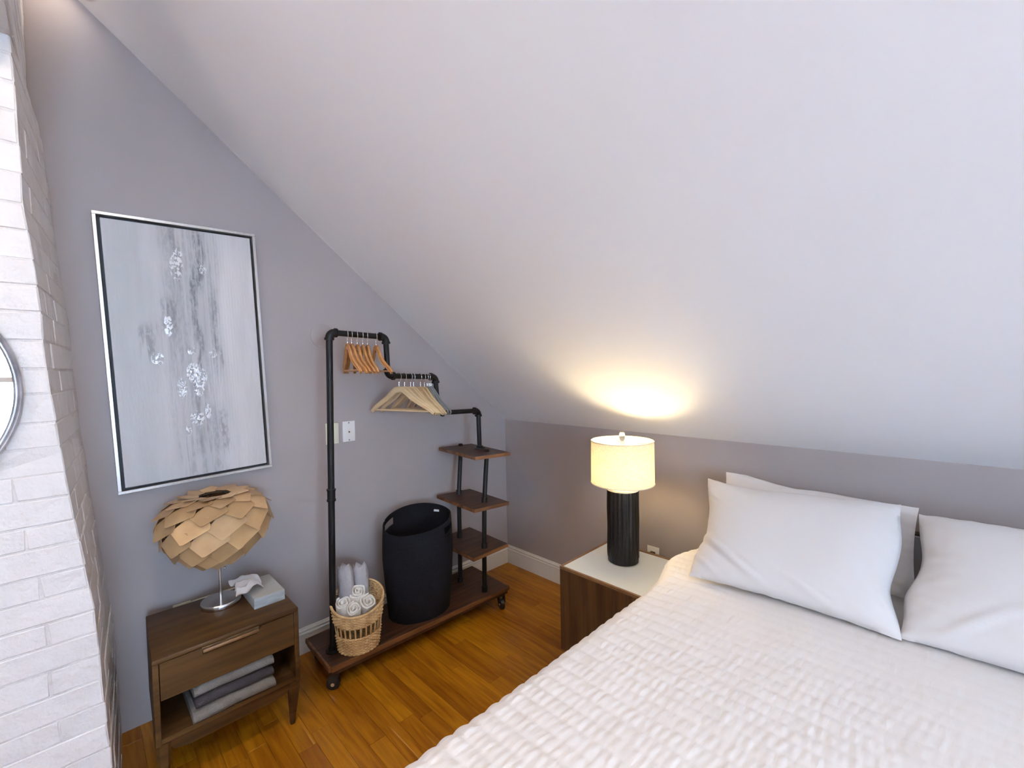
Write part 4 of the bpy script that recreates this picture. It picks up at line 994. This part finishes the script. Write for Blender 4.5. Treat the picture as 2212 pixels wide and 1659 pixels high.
# coverlet: crinkled cloth over the mattress
nx_t, ny_t = 620, 400
Yv = np.linspace(-0.075, -2.20, ny_t)
def edge_x(y):   # where the left edge bulges out over the nightstand
    return 1.560-0.062*np.exp(-((y+0.44)/0.17)**2)-0.010*np.exp(-((y+1.8)/0.3)**2)
prof_u = np.linspace(0, 1, nx_t)
ZT = 0.625
def cloth_profile(y, u):
    e = edge_x(y); Rr = 0.060; dl = 0.30; q = PI/2*Rr; wtop = 3.15-(e+Rr)-Rr*1.0
    total = dl+q+wtop+q+0.12; s = u*total
    x = np.zeros_like(s); z = np.zeros_like(s); nx = np.zeros_like(s); nz = np.zeros_like(s)
    m1 = s < dl; x[m1] = e-0.010*(1-s[m1]/dl); z[m1] = ZT-Rr-(dl-s[m1]); nx[m1] = -1
    m2 = (s >= dl) & (s < dl+q); a = (s[m2]-dl)/Rr; x[m2] = e+Rr-Rr*np.cos(a); z[m2] = ZT-Rr+Rr*np.sin(a); nx[m2] = -np.cos(a); nz[m2] = np.sin(a)
    m3 = (s >= dl+q) & (s < dl+q+wtop); x[m3] = e+Rr+(s[m3]-dl-q); z[m3] = ZT; nz[m3] = 1
    m4 = (s >= dl+q+wtop) & (s < dl+2*q+wtop); a = (s[m4]-dl-q-wtop)/Rr; x[m4] = 3.15-Rr+Rr*np.sin(a); z[m4] = ZT-Rr+Rr*np.cos(a); nx[m4] = np.sin(a); nz[m4] = np.cos(a)
    m5 = s >= dl+2*q+wtop; x[m5] = 3.15; z[m5] = ZT-Rr-(s[m5]-dl-2*q-wtop); nx[m5] = 1
    return x, z, nx, nz, s-dl
rs_ = np.random.RandomState(3)
def smooth_noise(shape, cell, rs):
    gy, gx = int(shape[0]/cell[0])+3, int(shape[1]/cell[1])+3
    g = rs.rand(gy, gx)*2-1
    yy_ = np.arange(shape[0])/cell[0]; xx_ = np.arange(shape[1])/cell[1]
    yi, xi = yy_.astype(int), xx_.astype(int); fy = (yy_-yi)[:, None]; fx = (xx_-xi)[None, :]
    fy = fy*fy*(3-2*fy); fx = fx*fx*(3-2*fx)
    a = g[yi][:, xi]; b = g[yi][:, xi+1]; c = g[yi+1][:, xi]; e = g[yi+1][:, xi+1]
    return (a*(1-fx)+b*fx)*(1-fy)+(c*(1-fx)+e*fx)*fy
low = smooth_noise((ny_t, nx_t), (60, 60), rs_); mid = smooth_noise((ny_t, nx_t), (14, 16), rs_); wob = smooth_noise((ny_t, nx_t), (26, 40), rs_)
fine_ = smooth_noise((ny_t, nx_t), (7.5, 3.0), rs_); fine2 = smooth_noise((ny_t, nx_t), (4.0, 3.6), rs_)
V = np.zeros((ny_t, nx_t, 3))
for j, y in enumerate(Yv):
    x, z, nx, nz, s = cloth_profile(y, prof_u)
    ch = np.abs(np.sin(PI*(y/0.0485)+wob[j]*0.55))           # quilted channels across the bed
    head = 0.35+0.65*min(1, max(0, (-y-0.02)/0.35))
    edgew = np.exp(-((s-0.05)/0.16)**2)
    zone = (0.22+0.78*min(1, max(0, (-y-0.62)/0.55)))*(1-0.55*np.clip((x-2.15)/0.5, 0, 1))
    zone = zone*(1-edgew)+edgew*0.8
    row = int(math.floor(-y/0.0485)); prr = random.Random(row).uniform(0, 6.28)
    cell = 0.5+0.5*np.sin(2*PI*s/0.0225+prr+wob[j]*3.5)
    amp = 0.0004+0.0026*edgew
    dsp = amp*(ch**0.7)+zone*0.0021*cell*ch+(0.0012+0.0008*edgew)*fine_[j]*ch*zone+0.0008*fine2[j]*ch*zone+0.004*low[j]+0.0012*mid[j]
    # sink slightly near the wall and crown in the middle
    crown = 0.010*np.sin(np.clip((x-1.6)/1.5, 0, 1)*PI)*nz
    sag = -0.03*np.exp(-((y+0.02)/0.10)**2)*nz
    V[j, :, 0] = x+nx*dsp; V[j, :, 1] = y; V[j, :, 2] = z+nz*dsp+crown+sag
# foot end rounds down
for j, y in enumerate(Yv):
    t_ = max(0, (-y-2.10)/0.10); V[j, :, 2] -= 0.12*t_**2
idx = np.arange(ny_t*nx_t).reshape(ny_t, nx_t)
quads = np.stack([idx[:-1, :-1], idx[1:, :-1], idx[1:, 1:], idx[:-1, 1:]], -1).reshape(-1, 4)
me = bpy.data.meshes.new('coverlet'); nv = ny_t*nx_t; nq = len(quads)
base = np.array([2.35, -1.1, 0.56])
me.vertices.add(nv); me.vertices.foreach_set('co', (V.reshape(-1, 3)-base).ravel())
me.loops.add(nq*4); me.loops.foreach_set('vertex_index', quads.ravel().astype(np.int32))
me.polygons.add(nq); me.polygons.foreach_set('loop_start', np.arange(0, nq*4, 4, dtype=np.int32)); me.polygons.foreach_set('loop_total', np.full(nq, 4, dtype=np.int32))
me.update(calc_edges=True); me.validate(); me.shade_smooth(); me.materials.append(M_bed)
co = bpy.data.objects.new('coverlet', me); C.objects.link(co); co.location = base
tag(co, 'white crinkled quilted coverlet spread over the bed', 'bedspread')
CLOTH_TOP = 0.64

# pillows
def pillow(corners, tf, tb_, label, seed, flange=0.0, folds=(), pulls=()):
    """corners TL, TR, BR, BL; tf, tb_: bulge to the front and to the back"""
    TL, TR, BR, BL = [Vector(c) for c in corners]
    nrm = (TR-TL).cross(BL-TL).normalized()
    if nrm.y > 0: nrm = -nrm
    bm = B(); NU, NV = 72, 52; sides = []
    for side in (1, -1):
        g_ = []
        for j in range(NV+1):
            v = j/NV; row = []
            for i in range(NU+1):
                u = i/NU
                cu, cv = 2*u-1, 2*v-1
                # concave edges: pull the middle of each edge inwards
                uu = cu*(1-0.035*(1-cv*cv)); vv = cv*(1-0.055*(1-cu*cu))
                for (pu, pv, du, dv, rad) in pulls:
                    gq = math.exp(-((cu-pu)**2+(cv-pv)**2)/rad**2); uu += du*gq; vv += dv*gq
                p = (TL*(1-(uu+1)/2)+TR*((uu+1)/2))*(1-(vv+1)/2)+(BL*(1-(uu+1)/2)+BR*((uu+1)/2))*((vv+1)/2)
                fl = flange
                au = min(1, abs(cu)/(1-fl)) if fl else abs(cu)
                prof = (max(0, 1-au**3.2)*max(0, 1-abs(cv)**3.0))**0.55
                t = (tf if side > 0 else -tb_)*prof
                wr = 0.006*mnoise.noise(Vector((cu*1.6+seed, cv*1.4, seed*0.7)))*prof
                for (fu, fv, du, dv, A, wd_) in folds:      # straight-ish creases: centre, direction, amplitude, width
                    rx_, ry_ = cu-fu, cv-fv; l = math.hypot(du, dv); al = (rx_*du+ry_*dv)/l; pe = (-rx_*dv+ry_*du)/l
                    wr += A*math.exp(-(pe/wd_)**2)*math.exp(-(al/(l))**2)*math.cos(pe/wd_*2.2)
                edge = 0.0055*mnoise.noise(Vector((cu*9+seed, cv*9, 2)))
                row.append(p+nrm*(t+(wr if side > 0 else 0)+edge*(1-prof)))
            g_.append(row)
        sides.append(g_)
    vf = [[bm.verts.new(p) for p in row] for row in sides[0]]
    vb = [[vf[j][i] if (i in (0, NU) or j in (0, NV)) else bm.verts.new(sides[1][j][i]) for i in range(NU+1)] for j in range(NV+1)]
    for j in range(NV):
        for i in range(NU):
            bm.faces.new((vf[j][i], vf[j][i+1], vf[j+1][i+1], vf[j+1][i])); bm.faces.new((vb[j][i+1], vb[j][i], vb[j+1][i], vb[j+1][i+1]))
    o = obj('pillow', bm, M_pillow, loc=(BL+BR)/2, angle=80)
    tag(o, label, 'pillow', 'white pillows at the head of the bed')
    return o
pillow([(1.632, -0.125, 0.956), (2.305, -0.125, 0.930), (2.31, -0.30, 0.650), (1.66, -0.30, 0.650)], 0.03, 0.035, 'white pillow peeking out behind the front left one', 3, pulls=((-0.75, -1, 0, -0.05, 0.25), (-0.2, -1, 0, 0.03, 0.2), (0.2, -1, 0, -0.02, 0.2)))
pillow([(1.592, -0.235, 0.952), (2.262, -0.235, 0.960), (2.292, -0.600, 0.645), (1.668, -0.622, 0.645)], 0.075, 0.045, 'white pillow propped at the front, nearest the bedside lamp', 1,
       folds=((-0.70, 0.52, 0.36, 0.30, 0.010, 0.065), (-0.50, 0.66, 0.45, 0.32, 0.008, 0.055), (-0.84, 0.78, 0.25, 0.20, 0.007, 0.05), (-0.86, -0.5, 0.1, 0.1, 0.005, 0.06), (0.30, 0.86, 0.3, 0.16, 0.006, 0.05), (0.9, 0.35, 0.06, 0.4, 0.006, 0.08)),
       pulls=((-1.0, -0.20, 0.065, 0.0, 0.45), (-1.0, 0.25, 0.05, 0.0, 0.28), (1.0, 0.42, -0.055, 0, 0.30), (1.0, -0.35, 0.035, 0, 0.35), (-0.45, -1.0, 0, 0.115, 0.55), (0.45, -1.0, 0, 0.03, 0.4)))
pillow([(2.308, -0.205, 0.928), (3.02, -0.235, 0.935), (3.03, -0.60, 0.645), (2.284, -0.585, 0.645)], 0.085, 0.045, 'white pillow with hemmed open end, farthest from the lamp', 6, flange=0.0,
       folds=((-0.62, 0.72, 0.22, -0.30, 0.007, 0.08), (-0.80, 0.0, 0.02, 1.4, 0.0022, 0.018)),
       pulls=((-1.0, -0.20, 0.035, 0, 0.35), (-1.0, 0.42, -0.035, 0, 0.25), (-0.2, -1.0, 0, -0.03, 0.5)))

# ------------------------------------------------------------------ recessed ceiling lights
nrm_f = Vector((0, -SL, -1)).normalized()
for k, ((x, y), pw) in enumerate(zip(CAN, CAN_POWER)):
    zc = ceil_z(y); nn = nrm_f if y > YR else Vector((0, SL, -1)).normalized()
    tn = Vector((1, 0, 0)); bn = nn.cross(tn)
    c = Vector((x, y, zc))+nn*0.0
    t = thing('recessed_light', 'round recessed ceiling light, '+('at the top left corner above the painting' if k == 0 else 'out of view on the ceiling'), 'ceiling light', c, 'recessed ceiling lights')
    if k == 0: del t['group']; t['label'] = 'round glowing recessed ceiling light at the left gable above the painting'
    else: t['label'] = ('glowing recessed ceiling light above the bed foot', 'glowing recessed ceiling light on the window side of the slope', 'glowing recessed ceiling light on the far slope', 'glowing recessed ceiling light on the far slope near the window')[k-1]
    R1 = 0.098
    bm = B()
    rr = []
    for (r, h) in ((R1, 0.001), (R1, 0.004), (R1-0.006, 0.007), (R1-0.016, 0.004), (R1-0.018, 0.001)):
        rr.append([bm.verts.new(c+tn*(r*math.cos(2*PI*q/48))+bn*(r*math.sin(2*PI*q/48))+nn*h) for q in range(48)])
    for i in range(4):
        for q in range(48): bm.faces.new((rr[i][q], rr[i][(q+1) % 48], rr[i+1][(q+1) % 48], rr[i+1][q]))
    obj('trim_ring', bm, M_plate, t)
    bm = B(); bm.faces.new([bm.verts.new(c+tn*((R1-0.018)*math.cos(2*PI*q/48))+bn*((R1-0.018)*math.sin(2*PI*q/48))+nn*0.0015) for q in range(48)]); obj('lens', bm, M_lens, t, smooth=False)
    area('downlight', c+nn*0.010, nn, 0.14, 0.14, pw, WARM, 'DISK')
